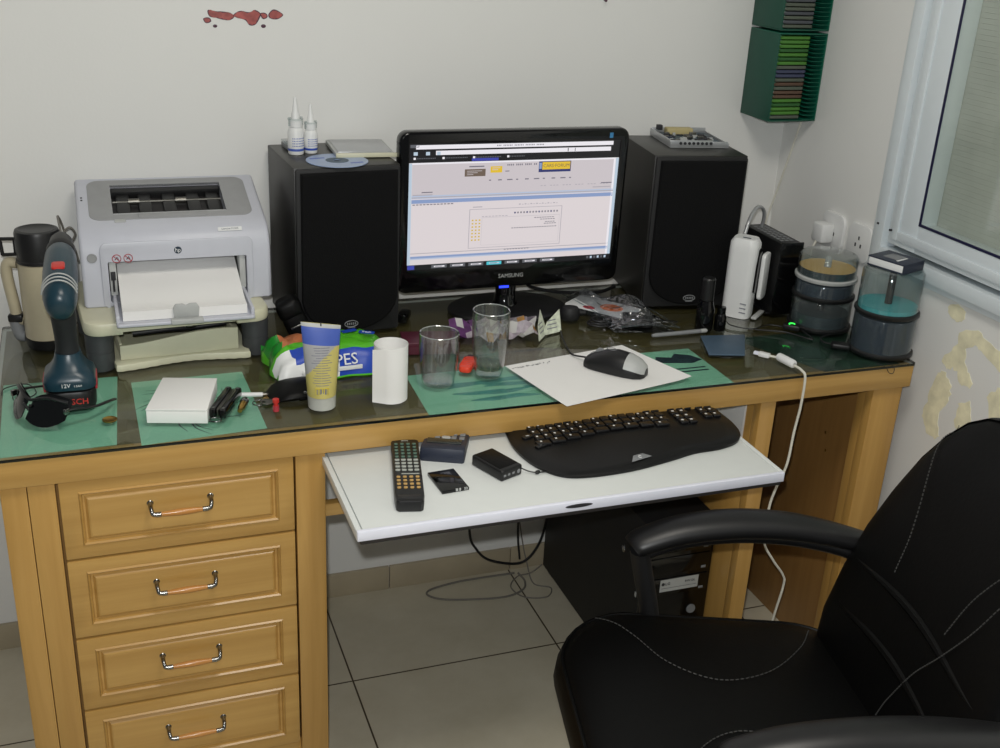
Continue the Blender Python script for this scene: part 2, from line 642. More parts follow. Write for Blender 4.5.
def tag(o, label, cat, group=None, kind=None):
    o['label'] = label
    o['category'] = cat
    if group:
        o['group'] = group
    if kind:
        o['kind'] = kind
    return o


def thing(name, label, cat, loc, rz=0.0, group=None, rot=None):
    o = bpy.data.objects.new(name, None)
    o.empty_display_size = 0.03
    COL.objects.link(o)
    o.location = loc
    o.rotation_euler = rot if rot else (0, 0, rz)
    return tag(o, label, cat, group)


def single(name, g, mats, label, cat, loc=(0, 0, 0), rz=0.0, group=None, rot=None, sharp=38, kind=None):
    o = obj(name, g, mats, sharp=sharp)
    o.location = loc
    o.rotation_euler = rot if rot else (0, 0, rz)
    return tag(o, label, cat, group, kind)


def struct(name, g, mats, **k):
    o = obj(name, g, mats, **k)
    o['kind'] = 'structure'
    return o


def TR(loc, rx=0, ry=0, rz=0):
    return Matrix.Translation(loc) @ Euler((rx, ry, rz)).to_matrix().to_4x4()


UPRIGHT = TR((0, 0, 0), PI / 2)  # text lying in xy stands up facing -y
DZ = 0.7845                      # height of the desk's glass

# ================================================================== the room
g = G().box(-3.4, -4.0, -0.1, 0.25, 0.25, 0.0)
struct('floor', g, 'floor')
g = G().box(-3.4, 0.0, 0.0, 0.25, 0.12, 2.6)
struct('wall_back', g, 'wall')
WY0, WY1, WZ0, WZ1 = -1.55, -0.418, 0.945, 2.05     # the window's hole in the right wall
g = G()
g.box(0.0, -4.0, 0.0, 0.2, 0.0, WZ0)
g.box(0.0, -4.0, WZ1, 0.2, 0.0, 2.6)
g.box(0.0, WY1, WZ0, 0.2, 0.0, WZ1)
g.box(0.0, -4.0, WZ0, 0.2, WY0, WZ1)
struct('wall_right', g, 'wall')
g = G()
x = -3.4
for k in range(9):                       # skirting tiles with thin joints
    x1 = x + 0.4
    edges = (-3.4, -2.92, -2.43, -1.945, -1.457, -0.988 + 0.02, -0.645, -0.325, -0.0)
    if k < 8:
        g.box(edges[k] + 0.001, -0.009, 0.0, edges[k + 1] - 0.001, 0.0, 0.0652, 0.0015)
struct('baseboard_back', g, 'skirt')
g = G()
for k in range(8):
    g.box(-0.009, -0.012 - 0.487 * (k + 1) + 0.001, 0.0, 0.0, -0.012 - 0.487 * k - 0.001, 0.0652, 0.0015)
struct('baseboard_right', g, 'skirt')

# ---- the window with its white frame in the right wall
win = bpy.data.objects.new('window_1', None)
COL.objects.link(win)
win.location = (0, (WY0 + WY1) / 2, WZ0)
win['kind'] = 'structure'
win['label'] = 'white framed window with dark blue gasket and closed grey shutter'
g = G()
OY0, OY1, OZ0, OZ1 = -1.57, -0.400, 0.924, 2.07
def ring_yz(g, y0, y1, z0, z1, w, x0, x1, bev=0.002, wb=None):
    wb = wb or w
    g.box(x0, y0, z0, x1, y0 + w, z1, bev)
    g.box(x0, y1 - w, z0, x1, y1, z1, bev)
    g.box(x0, y0 + w, z0, x1, y1 - w, z0 + wb, bev)
    g.box(x0, y0 + w, z1 - w, x1, y1 - w, z1, bev)
ring_yz(g, OY0, OY1, OZ0, OZ1, 0.03, -0.012, 0.0)
ring_yz(g, OY0 + 0.012, OY1 - 0.012, OZ0 + 0.014, OZ1 - 0.012, 0.03, -0.020, 0.03)
obj('window_frame', g, 'white_frame', win, True)
g = G()
ring_yz(g, OY0 + 0.05, OY1 - 0.05, OZ0 + 0.056, OZ1 - 0.05, 0.086, -0.012, 0.035, 0.003, 0.058)
ring_yz(g, OY0 + 0.062, OY1 - 0.062, OZ0 + 0.068, OZ1 - 0.062, 0.02, -0.0165, -0.010, 0.002)
obj('window_sash', g, 'white_frame', win, True)
g = G()
ring_yz(g, OY0 + 0.136, OY1 - 0.136, OZ0 + 0.114, OZ1 - 0.136, 0.0055, -0.0135, -0.0105, 0.0008)
obj('gasket', g, 'gasket', win, True)
g = G().box(-0.0102, OY0 + 0.138, OZ0 + 0.118, -0.0062, OY1 - 0.138, OZ1 - 0.138)
obj('pane', g, 'pane', win, True)
g = G()
z = WZ0
while z < WZ1:
    g.box(0.036, WY0, z, 0.044, WY1, z + 0.0099, 0.0002, 1)
    z += 0.01
obj('roller_shutter', g, 'shutter', win, True)
g = G()
g.box(-0.0215, -0.426, 1.012, -0.019, -0.420, 1.016, 0.0005)
g.box(-0.0215, -0.466, 1.008, -0.0115, -0.461, 1.012, 0.0005)
obj('latch_hole', g, 'ink', win, True)

# yellowed patches of plaster under the window, raised flakes on the wall
def blot(g, pts, x0=0.0, th=0.0008, jit=0.004, n=5):
    P = [(Vector((0, y, z))) for y, z in pts]
    ring = spline(P, n, True)
    ring = [p + Vector((0, random.uniform(-jit, jit), random.uniform(-jit, jit))) for p in ring]
    g.prism([(p.y, p.z) for p in ring], 0, th, 0, T=Matrix(((0, 0, -1, x0), (1, 0, 0, 0), (0, 1, 0, 0), (0, 0, 0, 1))))
g = G()
blot(g, [(-0.655, 0.912), (-0.69, 0.915), (-0.70, 0.895), (-0.68, 0.884), (-0.655, 0.892)], jit=0.002)
blot(g, [(-0.70, 0.87), (-0.74, 0.885), (-0.79, 0.87), (-0.84, 0.86), (-0.83, 0.83), (-0.78, 0.845), (-0.745, 0.855), (-0.72, 0.835), (-0.735, 0.80), (-0.76, 0.78), (-0.73, 0.765),
         (-0.705, 0.79), (-0.68, 0.785), (-0.668, 0.80), (-0.69, 0.83)])
blot(g, [(-0.665, 0.77), (-0.70, 0.76), (-0.705, 0.72), (-0.685, 0.68), (-0.70, 0.64), (-0.67, 0.63), (-0.645, 0.66), (-0.65, 0.71)])
blot(g, [(-0.80, 0.78), (-0.84, 0.80), (-0.87, 0.77), (-0.86, 0.71), (-0.83, 0.66), (-0.80, 0.66), (-0.815, 0.72)])
blot(g, [(-0.735, 0.73), (-0.76, 0.74), (-0.775, 0.70), (-0.76, 0.66), (-0.735, 0.68)])
single('damp_stain', g, 'damp', 'yellowed peeling plaster patches on the white wall under the window', 'stain')

def splat(g, pts, th=0.001, jit=0.002):
    pts = [(-1.349 + (x + 1.349) * 0.87, z) for x, z in pts]
    ring = spline([Vector((x, 0, z)) for x, z in pts], 5, True)
    c = sum(ring, Vector()) / len(ring)
    rim = [p + (p - c).normalized() * 0.0018 for p in ring]
    g.use(1).prism([(p.x, p.z) for p in rim], 0, th * 0.6, 0, T=Matrix(((1, 0, 0, 0), (0, 0, -1, 0), (0, 1, 0, 0), (0, 0, 0, 1)))).use(0)
    ring = [p + Vector((random.uniform(-jit, jit), 0, random.uniform(-jit, jit))) for p in ring]
    g.prism([(p.x, p.z) for p in ring], 0, th, 0, T=Matrix(((1, 0, 0, 0), (0, 0, -1, 0), (0, 1, 0, 0), (0, 0, 0, 1))))
g = G()
splat(g, [(-1.338, 1.382), (-1.318, 1.379), (-1.295, 1.378), (-1.285, 1.371), (-1.297, 1.365), (-1.32, 1.369), (-1.335, 1.371)], jit=0.001)
splat(g, [(-1.283, 1.374), (-1.268, 1.381), (-1.25, 1.378), (-1.238, 1.383), (-1.226, 1.377), (-1.229, 1.369), (-1.238, 1.358), (-1.25, 1.357), (-1.258, 1.366), (-1.275, 1.369)], jit=0.001)
splat(g, [(-1.205, 1.376), (-1.195, 1.384), (-1.182, 1.380), (-1.176, 1.375), (-1.188, 1.369), (-1.202, 1.370)], jit=0.001)
splat(g, [(-1.223, 1.377), (-1.214, 1.377), (-1.211, 1.372), (-1.219, 1.369)], jit=0.0005)
splat(g, [(-1.349, 1.366), (-1.339, 1.367), (-1.336, 1.362), (-1.345, 1.36)], jit=0.0005)
g.use(1)
for (x, z, r) in ((-1.326, 1.353, 0.003), (-1.219, 1.354, 0.0035), (-1.335, 1.405, 0.0025), (-1.316, 1.41, 0.0015), (-0.48, 1.375, 0.003)):
    if x < -1:
        g.ell((-1.349 + (x + 1.349) * 0.87, -0.0005, z), (r * 1.4, 0.001, r), u=12, v=8)
single('red_wall_splash', g, ['blood', 'blood_d'], 'dried red paint splash on the white back wall above the printer', 'stain')
g = G().use(1)
g.lathe([(0, 0.012), (0.003, 0.011), (0.003, 0.009), (0.0012, 0.008), (0.0012, 0.0), (0, 0)], T=TR((-0.503, -0.0, 1.417), PI / 2), seg=12)
single('wall_nail', g, ['steel', 'blood_d'], 'small dark nail in the back wall above the monitor', 'nail')

# ---- sockets on the right wall
def socket(y, z, lab, plug):
    t = thing('wall_socket', lab, 'socket', (0, y, z), 0, 'wall sockets beside the corner')
    g = G().prism(rrect(0.082, 0.082, 0.02), 0, 0.009, 0.003, T=Matrix(((0, 0, -1, 0), (1, 0, 0, 0), (0, 1, 0, 0), (0, 0, 0, 1))))
    obj('cover_plate', g, 'white_pl', t)
    g = G()
    for dy, dz in ((0.0, 0.010), (-0.009, -0.006), (0.009, -0.006)):
        g.box(-0.0098, dy - 0.002, dz - 0.004, -0.0088, dy + 0.002, dz + 0.004)
    obj('slot', g, 'ink', t)
    if plug:
        p = thing('power_plug', 'white power plug pushed into the wall socket nearest the corner', 'plug', (-0.011, y + 0.006, z - 0.004))
        g = G().box(-0.034, -0.020, -0.022, 0.0, 0.020, 0.022, 0.006)
        obj('plug_body', g, 'white_pl', p)
        g = G().tube(spline([(-0.030, 0.0, -0.018), (-0.040, 0.0, -0.045), (-0.034, 0.004, -0.09), (-0.022, 0.01, -0.15)], 5), 0.003)
        obj('cord', g, 'cable_w', p)
socket(-0.258, 0.951, 'white wall socket nearest the corner, a white plug in it', True)
socket(-0.357, 0.951, 'white wall socket behind the disc spindles, farther from the corner, nothing plugged in', False)

# ================================================================== the desk
desk = thing('desk', 'light wood desk with four drawers, pull-out keyboard tray and open right side', 'desk', (-0.9, -0.35, 0))
FR = -0.630                              # plane of the front stiles
g = G().box(-1.765, -0.618, 0.7545, -0.05, -0.058, 0.7765, 0.001)
obj('desktop', g, 'wood_top', desk, True)
g = G().box(-1.7665, -0.640, 0.7305, -0.0270 - 0.018, -0.618, 0.7765, 0.0015)
obj('front_apron', g, 'wood_x', desk, True)
g = G().box(-1.761, -0.612, 0.0, -1.740, -0.062, 0.7545, 0.001)
obj('side_panel', g, 'wood_z', desk, True)
g = G().box(-1.270, -0.612, 0.0, -1.252, -0.062, 0.7545, 0.001)
obj('side_panel', g, 'wood_z', desk, True)
g = G().box(-1.739, -0.075, 0.05, -1.271, -0.063, 0.754, 0.001)
obj('back_panel', g, 'wood_dark', desk, True)
for (a, b) in ((-1.761, -1.7225), (-1.7215, -1.681), (-1.302, -1.2515)):
    g = G().box(a, FR, 0.0, b, -0.612, 0.7303, 0.0012)
    obj('stile', g, 'wood_z', desk, True)
g = G().box(-1.681, -0.618, 0.0, -1.302, -0.60, 0.118, 0.001)
obj('plinth', g, 'wood_x', desk, True)
g = G().box(-1.681, -0.606, 0.118, -1.302, -0.602, 0.7303)
obj('carcass_face', g, 'wood_dark', desk, True)
# right side: inner pedestal panel with its front post, outer panel with its wide stile
g = G().box(-0.391, -0.606, 0.0, -0.372, -0.13, 0.7545, 0.001)
obj('inner_panel', g, 'wood_z', desk, True)
g = G().box(-0.391, FR, 0.0, -0.356, -0.606, 0.7303, 0.0015)
obj('front_post', g, 'wood_z', desk, True)
g = G().box(-0.080, -0.606, 0.0, -0.062, -0.062, 0.7545, 0.001)
obj('outer_panel', g, 'wood_dark', desk, True)
g = G().box(-0.1250, FR, 0.0, -0.0540, -0.606, 0.7303, 0.0015)
g.box(-0.1180, -0.606, 0.0, -0.0805, -0.575, 0.7303, 0.0015)
obj('stile', g, 'wood_z', desk, True)
g = G()
for (y, z) in ((-0.47, 0.66), (-0.45, 0.54), (-0.46, 0.50)):
    g = G()
    g.lathe([(0, 0.0012), (0.003, 0.001), (0.003, 0)], T=TR((-0.0802, y, z), 0, -PI / 2), seg=12)
    obj('screw', g, 'brass', desk, True)
g = G().box(-1.251, -0.606, 0.588, -0.392, -0.588, 0.612, 0.001)
obj('cross_rail', g, 'wood_x', desk, True)

# four drawers with raised panels and bow handles
DR = [(0.7285, 0.5845), (0.5800, 0.4310), (0.4265, 0.2815), (0.2770, 0.1210)]
for (zt, zb) in DR:
    x0, x1 = -1.6765, -1.3055
    h = zt - zb
    g = G().box(x0, FR - 0.001, zb, x1, FR + 0.018, zt, 0.002)
    cutg = G()
    a0, a1, b0, b1 = x0 + 0.028, x1 - 0.026, zb + 0.024, zt - 0.022
    cutg.box(a0, FR - 0.01, b0, a1, FR + 0.0055, b1)
    g.cut(cutg)
    # moulded rim and raised field
    def frame_ring(g, i0, i1, y0, y1):
        R0 = [(a0 + i0, FR + y0, b0 + i0), (a1 - i0, FR + y0, b0 + i0), (a1 - i0, FR + y0, b1 - i0), (a0 + i0, FR + y0, b1 - i0)]
        R1 = [(a0 + i1, FR + y1, b0 + i1), (a1 - i1, FR + y1, b0 + i1), (a1 - i1, FR + y1, b1 - i1), (a0 + i1, FR + y1, b1 - i1)]
        for k in range(4):
            g.quad([R0[k], R0[(k + 1) % 4], R1[(k + 1) % 4], R1[k]])
    prof = [(0.0, -0.001), (0.0022, -0.004), (0.0045, -0.001), (0.006, 0.0035), (0.009, 0.0040), (0.013, -0.0005), (0.0155, -0.0015)]
    for (p, q) in zip(prof, prof[1:]):
        frame_ring(g, p[0], q[0], p[1], q[1])
    i = prof[-1][0]
    y = FR + prof[-1][1]
    g.quad([(a0 + i, y, b0 + i), (a1 - i, y, b0 + i), (a1 - i, y, b1 - i), (a0 + i, y, b1 - i)])
    dr = obj('drawer', g, 'wood_x', desk, True, sharp=25)
    cx, cz = -1.4925, (zt + zb) / 2 + 0.002
    g = G()
    for s in (-1, 1):
        pts = spline([(cx + s * 0.048, FR - 0.001, cz + 0.013), (cx + s * 0.048, FR - 0.014, cz + 0.012), (cx + s * 0.047, FR - 0.0205, cz + 0.008),
                      (cx + s * 0.045, FR - 0.0225, cz + 0.0035), (cx + s * 0.036, FR - 0.0230, cz + 0.0025)], 4)
        n = len(pts)
        g.tube(pts, [0.0042 - 0.0008 * math.sin(PI * k / (n - 1)) for k in range(n)], 10)
        g.lathe([(0, 0.002), (0.0045, 0.0018), (0.006, 0)], T=TR((cx + s * 0.048, FR - 0.001, cz + 0.013), PI / 2), seg=14)
        g.lathe([(0.0032, -0.001), (0.0042, 0), (0.0042, 0.008), (0.0032, 0.009)], T=TR((cx + s * 0.033, FR - 0.0230, cz + 0.0025), 0, s * PI / 2), seg=12)
    g.use(1)
    k = [(-0.034, 0.0036), (-0.020, 0.0046), (-0.008, 0.0054), (0, 0.0056), (0.008, 0.0054), (0.020, 0.0046), (0.034, 0.0036)]
    g.tube([(cx + a, FR - 0.0230, cz + 0.0025) for a, r in k], [r for a, r in k], 12)
    hd = obj('handle', g, ['chrome', 'wood_grip'], dr)
    hd.location = (0, 0, 0)
    # handle mesh was built in room coordinates
    for v in hd.data.vertices:
        v.co = base_matrix(desk).inverted() @ v.co
    hd['label'] = 'chrome bow handle with an orange wooden grip'

# keyboard tray, pulled out
g = G().box(-1.246, -0.880, 0.7060, -0.512, -0.33, 0.7195, 0.0008)
tray = obj('keyboard_tray', g, 'white_board', desk, True)
tray['label'] = 'white pull-out keyboard tray'
g = G()
g.box(-1.256, -0.888, 0.7035, -0.5045, -0.880, 0.7205, 0.001)
lip = obj('tray_front_edge', g, 'white_edge', tray, False)
for v in lip.data.vertices:
    v.co = base_matrix(desk).inverted() @ v.co
g = G()
for (a, b) in ((-1.2565, -1.2475), (-0.5105, -0.502)):
    g.box(a, -0.884, 0.7035, b, -0.33, 0.7195, 0.001)
g.use(1).box(-1.250, -0.884, 0.6955, -0.508, -0.33, 0.7033)  # dark sheet standing in for the shadow below the tray's front edge
e = obj('tray_side_strip', g, ['white_board', 'tray_shade'], tray, False)
for v in e.data.vertices:
    v.co = base_matrix(desk).inverted() @ v.co
g = G().ell((-0.892, -0.8886, 0.7135), (0.024, 0.0006, 0.0035))
e = obj('finger_notch', g, 'ink', tray, False)
for v in e.data.vertices:
    v.co = base_matrix(desk).inverted() @ v.co
g = G()
g.box(-0.3955, -0.585, 0.615, -0.3912, -0.14, 0.7540, 0.0005)
g.use(1)
for z in (0.738, 0.729):
    g.lathe([(0, 0.0012), (0.003, 0.001), (0.003, 0)], T=TR((-0.3956, -0.555, z - 0.02), 0, -PI / 2), seg=10)
obj('tray_runner', g, ['white_pl', 'ink'], desk, True)
g = G().box(-1.2495, -0.560, 0.6125, -1.2475, -0.12, 0.7535, 0.0005)
obj('tray_runner', g, 'white_pl', desk, True)

# sheets lying between the wood and the glass
def sheet(name, pts, lab, matl, extra=None, emats=None):
    g = G().prism(pts, 0.7766, 0.7771)
    if extra:
        g.use(1)
        extra(g)
    single(name, g, [matl] + (emats or []), lab, 'sheet', group='printed sheets under the desk glass')
def hairs(g):
    for k in range(26):
        a = random.uniform(0, 2 * PI)
        r0, r1 = 0.06, random.uniform(0.095, 0.125)
        c = Vector((-1.455, -0.495, 0.7774))
        p = [c + Vector((math.cos(a) * r0 * 0.8, math.sin(a) * r0, 0)), c + Vector((math.cos(a + 0.12) * (r0 + r1) / 2 * 0.8, math.sin(a + 0.12) * (r0 + r1) / 2, 0)),
             c + Vector((math.cos(a + 0.35) * r1 * 0.8, math.sin(a + 0.35) * r1, 0))]
        p = spline(p, 3)
        g.tube(p, [0.0022 * (1 - 0.8 * i / (len(p) - 1)) for i in range(len(p))], 5, flat=0.12)
def swirls(g):
    for k in range(14):
        c = Vector((-0.86 + random.uniform(-0.12, 0.1), -0.555 + random.uniform(-0.055, 0.05), 0.7772))
        p = spline([c + Vector((-0.05, random.uniform(-0.012, 0.012), 0)), c, c + Vector((0.05, random.uniform(-0.012, 0.012), 0))], 5)
        g.tube(p, [0.002 + 0.006 * math.sin(PI * i / (len(p) - 1)) for i in range(len(p))], 6, flat=0.05)
    g.use(2)
    g.prism([(-0.565, -0.505), (-0.55, -0.478), (-0.52, -0.488), (-0.505, -0.470), (-0.475, -0.485), (-0.462, -0.51), (-0.49, -0.523), (-0.53, -0.515)], 0.7771, 0.7774)
    for k, y in enumerate((-0.548, -0.562)):
        g.box(-0.55, y, 0.7771, -0.475, y + 0.005, 0.7774)
sheet('printed_sheet', [(-1.760, -0.334), (-1.570, -0.338), (-1.583, -0.618), (-1.756, -0.622)], 'teal sheet under the glass at the desk end beneath the sunglasses', 'teal_sheet')
sheet('printed_sheet', [(-1.548, -0.372), (-1.352, -0.366), (-1.345, -0.615), (-1.546, -0.630)], 'teal sheet with dark hair-like strokes under the glass beneath the white card box', 'teal_sheet', hairs, ['night_ink'])
sheet('printed_sheet', [(-1.062, -0.455), (-0.461, -0.450), (-0.461, -0.636), (-1.069, -0.632)], 'wide teal sheet under the glass beneath the mouse and drinking glasses', 'teal_sheet', swirls, ['teal_dark', 'night_ink'])
sheet('printed_sheet', [(-0.34, -0.42), (-0.07, -0.42), (-0.07, -0.625), (-0.25, -0.625)], 'dark green mottled sheet under the glass in front of the disc spindles', 'green_sheet')

# the glass over the whole desktop
gt = thing('glass_tabletop', 'green tinted glass pane covering the whole wooden desktop', 'glass top', (-0.907, -0.346, 0.7776))
g = G().prism(rrect(1.729, 0.594, 0.008, 4, -0.9075, -0.347), 0.7776, DZ - 0.0003, 0.0008)
for f in g.bm.faces:
    if abs(f.normal.z) < 0.3:
        f.material_index = 1
obj('pane', g, ['glass_top', 'glass_edge'], gt, True)

# ================================================================== things on the glass, left end
# ---- vacuum flask
t = thing('vacuum_flask', 'beige enamel vacuum flask with a black cup lid behind the cordless drill', 'flask', (-1.685, -0.168, DZ))
g = G().lathe([(0, 0.0), (0.036, 0.0), (0.038, 0.003), (0.038, 0.018), (0.0385, 0.020)], seg=40)
obj('base_ring', g, 'black', t)
g = G().lathe([(0.0375, 0.020), (0.0395, 0.022), (0.0395, 0.168), (0.037, 0.170)], seg=40)
obj('body', g, 'cream_d', t)
g = G().lathe([(0.0385, 0.170), (0.0405, 0.171), (0.0405, 0.176), (0.0385, 0.178), (0.0395, 0.226), (0.0375, 0.232), (0.032, 0.2335), (0.030, 0.232), (0, 0.232)], seg=40)
obj('lid', g, 'black', t)
# handle with its bracket and strap loop at the left rear
A = math.radians(165)
T = TR((0, 0, 0), 0, 0, A)
g = G()
prof = spline([(0.040, 0, 0.050), (0.052, 0, 0.055), (0.055, 0, 0.080), (0.060, 0, 0.120), (0.062, 0, 0.150), (0.056, 0, 0.165), (0.041, 0, 0.165)], 5)
g.tube(prof, 0.0105, 12, T=T)
t.scale = (1, 1, 0.975)
obj('handle', g, 'cream_d', t)
g = G().tube(spline([(0.040, 0, 0.018), (0.050, 0, 0.020), (0.055, 0, 0.040), (0.054, 0, 0.054)], 5), 0.012, 12, T=T)
obj('handle_foot', g, 'grey_pl', t)
g = G().box(0.040, -0.013, 0.048, 0.067, 0.013, 0.064, 0.004, T=T)
g.use(1).lathe([(0, 0.003), (0.004, 0.002), (0.005, 0)], T=T @ TR((0.060, -0.013, 0.056), PI / 2), seg=12)
obj('clasp', g, ['black', 'chrome'], t)
g = G()
lo = [(0.041, 0, 0.182), (0.065, 0, 0.180), (0.067, 0, 0.211), (0.041, 0, 0.212)]
for k in range(4):
    a, b = Vector(lo[k]), Vector(lo[(k + 1) % 4])
    g.tube([a, b], 0.0035, 8, T=T)
obj('strap_loop', g, 'black', t)

# ---- power lead looping up beside the flask
g = G()
g.tube(spline([(-1.628, -0.020, DZ + 0.012), (-1.634, -0.030, DZ + 0.10), (-1.640, -0.050, DZ + 0.185), (-1.648, -0.080, DZ + 0.225), (-1.646, -0.095, DZ + 0.205), (-1.640, -0.105, DZ + 0.150), (-1.632, -0.100, DZ + 0.06), (-1.628, -0.090, DZ + 0.004)], 8), 0.0022, 7)
g.tube(spline([(-1.640, -0.104, DZ + 0.160), (-1.628, -0.106, DZ + 0.180), (-1.620, -0.106, DZ + 0.196), (-1.628, -0.106, DZ + 0.209), (-1.640, -0.106, DZ + 0.200), (-1.640, -0.106, DZ + 0.182), (-1.626, -0.106, DZ + 0.174), (-1.618, -0.106, DZ + 0.14)], 8), 0.0022, 7)
single('looped_lead', g, 'cable_g', 'grey lead looping up between the vacuum flask and the printer', 'cable')

# ---- cordless drill standing on its battery, chuck away from the viewer
t = thing('cordless_drill', 'dark petrol blue cordless drill standing upright on its battery', 'drill', (-1.646, -0.452, DZ), math.radians(-2))
g = G()
g.prism(rrect(0.078, 0.082, 0.024), 0.0, 0.036, 0.006)
g.prism(rrect(0.074, 0.060, 0.02, cy=-0.002), 0.0355, 0.040, 0.002)
b = obj('battery', g, 'black', t)
g = G().text('BOSCH', 0.0145, TR((0.004, -0.0433, 0.019)) @ UPRIGHT, 0.0004)
obj('lettering', g, 'red', b)
g = G()
ring = lambda w, d, r, z, cy=0.0: [(p[0], p[1], z) for p in rrect(w, d, r, 5, 0, cy)]
g.rings([ring(0.082, 0.088, 0.022, 0.040), ring(0.083, 0.089, 0.022, 0.050), ring(0.078, 0.086, 0.024, 0.060), ring(0.060, 0.074, 0.024, 0.068, 0.002), ring(0.046, 0.058, 0.02, 0.080, 0.004), ring(0.040, 0.050, 0.018, 0.094, 0.005)])
ft = obj('handle_foot', g, 'drill_teal', t)
g = G().text('12V', 0.0095, TR((-0.006, -0.0446, 0.049)) @ UPRIGHT, 0.0004)
g.text('1.5AH', 0.005, TR((0.013, -0.0446, 0.048)) @ UPRIGHT, 0.0004)
obj('lettering', g, 'white_pl', ft)
for s in (-1, 1):
    g = G().box(s * 0.0405 - 0.002, -0.02, 0.030, s * 0.0405 + 0.002, 0.02, 0.052, 0.0015)
    obj('battery_clip', g, 'red_d', t)
g = G()
rg = []
for z, w, d, cy in ((0.088, 0.039, 0.046, 0.005), (0.105, 0.036, 0.042, 0.004), (0.125, 0.036, 0.043, 0.001), (0.145, 0.038, 0.046, -0.002), (0.176, 0.041, 0.05, -0.004)):
    rg.append(ring(w, d, 0.017, z, cy))
g.rings(rg)
obj('grip', g, 'drill_black', t)
TD = TR((0, -0.045, 0.198), 0.20) @ TR((0, 0.045, -0.182))
g = G()
rg = []
for y, rx, rz, cz in ((-0.070, 0.008, 0.008, 0.180), (-0.067, 0.016, 0.019, 0.180), (-0.058, 0.0222, 0.0275, 0.181), (-0.040, 0.0262, 0.033, 0.183), (-0.010, 0.0275, 0.0345, 0.185),
                     (0.030, 0.0275, 0.034, 0.186), (0.060, 0.0265, 0.033, 0.187), (0.085, 0.0255, 0.030, 0.187), (0.100, 0.022, 0.024, 0.187)):
    rg.append([(rx * math.cos(2 * PI * k / 28), y, cz + rz * math.sin(2 * PI * k / 28)) for k in range(28)])
g.rings(rg, T=TD)
bd = obj('motor_housing', g, 'drill_teal', t)
g = G()
for y in (-0.042, -0.031, -0.020):
    g.tube([(0.0276 * math.cos(a), y - 0.004 * math.sin(a), 0.185 + 0.0352 * math.sin(a)) for a in [PI * (0.08 + 0.84 * k / 16) for k in range(17)]], 0.0013, 6, T=TD)
obj('cooling_rib', g, 'lt_grey', bd)
g = G().prism(rrect(0.021, 0.024, 0.006), 0.0, 0.005, 0.002, T=TD @ TR((0.0, 0.004, 0.2160), -0.02))
sw = obj('gear_switch', g, 'red', t)
g = G().lathe([(0, -0.002), (0.022, -0.002), (0.0235, 0.0), (0.0235, 0.016), (0.020, 0.020), (0.019, 0.045), (0.012, 0.062), (0.006, 0.064), (0, 0.064)], T=TD @ TR((0, 0.1, 0.187), -PI / 2), seg=24)
obj('chuck', g, 'black', t)
g = G().prism([(-0.006, 0.018), (0.006, 0.018), (0.006, 0.030), (-0.006, 0.032)], 0.125, 0.152, 0.002)
obj('trigger', g, 'red', t)

# ---- sunglasses
t = thing('sunglasses', 'black wraparound sunglasses lying in front of the drill', 'sunglasses', (-1.697, -0.505, DZ), math.radians(-50))
for s in (-1, 1):
    g = G()
    rows = []
    for j in range(7):
        v = j / 6
        row = []
        for i in range(9):
            u = i / 8
            x = s * (0.005 + 0.056 * u)
            hh = 0.052 * (math.sin(PI * (0.12 + u * 0.76)) ** 0.6)
            z = 0.027 + hh * (v - 0.5) * 0.98
            y = -0.032 + 8.0 * abs(x) ** 2 + v * 0.020
            row.append((x, y, z))
        rows.append(row)
    back = [[(p[0], p[1] + 0.002, p[2]) for p in r] for r in rows]
    t2 = bmesh.new()
    def grid(rws, flip):
        V = [[t2.verts.new(p) for p in r] for r in rws]
        for a in range(len(V) - 1):
            for b_ in range(len(V[0]) - 1):
                q = (V[a][b_], V[a][b_ + 1], V[a + 1][b_ + 1], V[a + 1][b_])
                t2.faces.new(q if not flip else tuple(reversed(q)))
    grid(rows, False)
    grid(back, True)
    g.add(t2)
    obj('lens', g, 'lens', t)
    g = G().tube(spline([(s * 0.062, 0.006, 0.030), (s * 0.066, 0.022, 0.028), (s * 0.068, 0.055, 0.020), (s * 0.060, 0.090, 0.014), (s * 0.044, 0.118, 0.004)], 6), [0.0036] * 25, 8, flat=0.5)
    tm = obj('temple', g, 'black', t)
    g = G().box(s * 0.063 - 0.003, -0.002, 0.024, s * 0.063 + 0.003, 0.007, 0.034, 0.001)
    obj('hinge', g, 'chrome', tm)
g = G().tube(spline([(-0.060, 0.010, 0.040), (-0.032, -0.006, 0.047), (0, -0.016, 0.040), (0.032, -0.006, 0.047), (0.060, 0.010, 0.040)], 6), 0.0028, 8)
g.tube(spline([(-0.008, -0.022, 0.034), (0, -0.018, 0.022), (0.008, -0.022, 0.034)], 5), 0.0025, 8)
obj('frame', g, 'black', t)

# ---- thin black cable lying around the drill's foot
g = G().tube(spline([(-1.712, -0.375, DZ + 0.002), (-1.74, -0.40, DZ + 0.002), (-1.735, -0.43, DZ + 0.002), (-1.705, -0.405, DZ + 0.002), (-1.72, -0.36, DZ + 0.002), (-1.755, -0.37, DZ + 0.002), (-1.76, -0.40, DZ + 0.002)], 6), 0.0009, 6)
single('thin_wire', g, 'cable_k', 'thin black wire tangled on the teal sheet left of the drill', 'wire')

# ---- coin
g = G().lathe([(0, 0.0), (0.0115, 0.0), (0.012, 0.0005), (0.012, 0.0018), (0.0112, 0.0022), (0.0105, 0.0017), (0, 0.0017)], seg=32)
g.text('10', 0.010, TR((0, 0, 0.0018)), 0.0002)
single('coin', g, 'brass', 'small brass coin lying on the glass between the two left teal sheets', 'coin', (-1.590, -0.538, DZ))

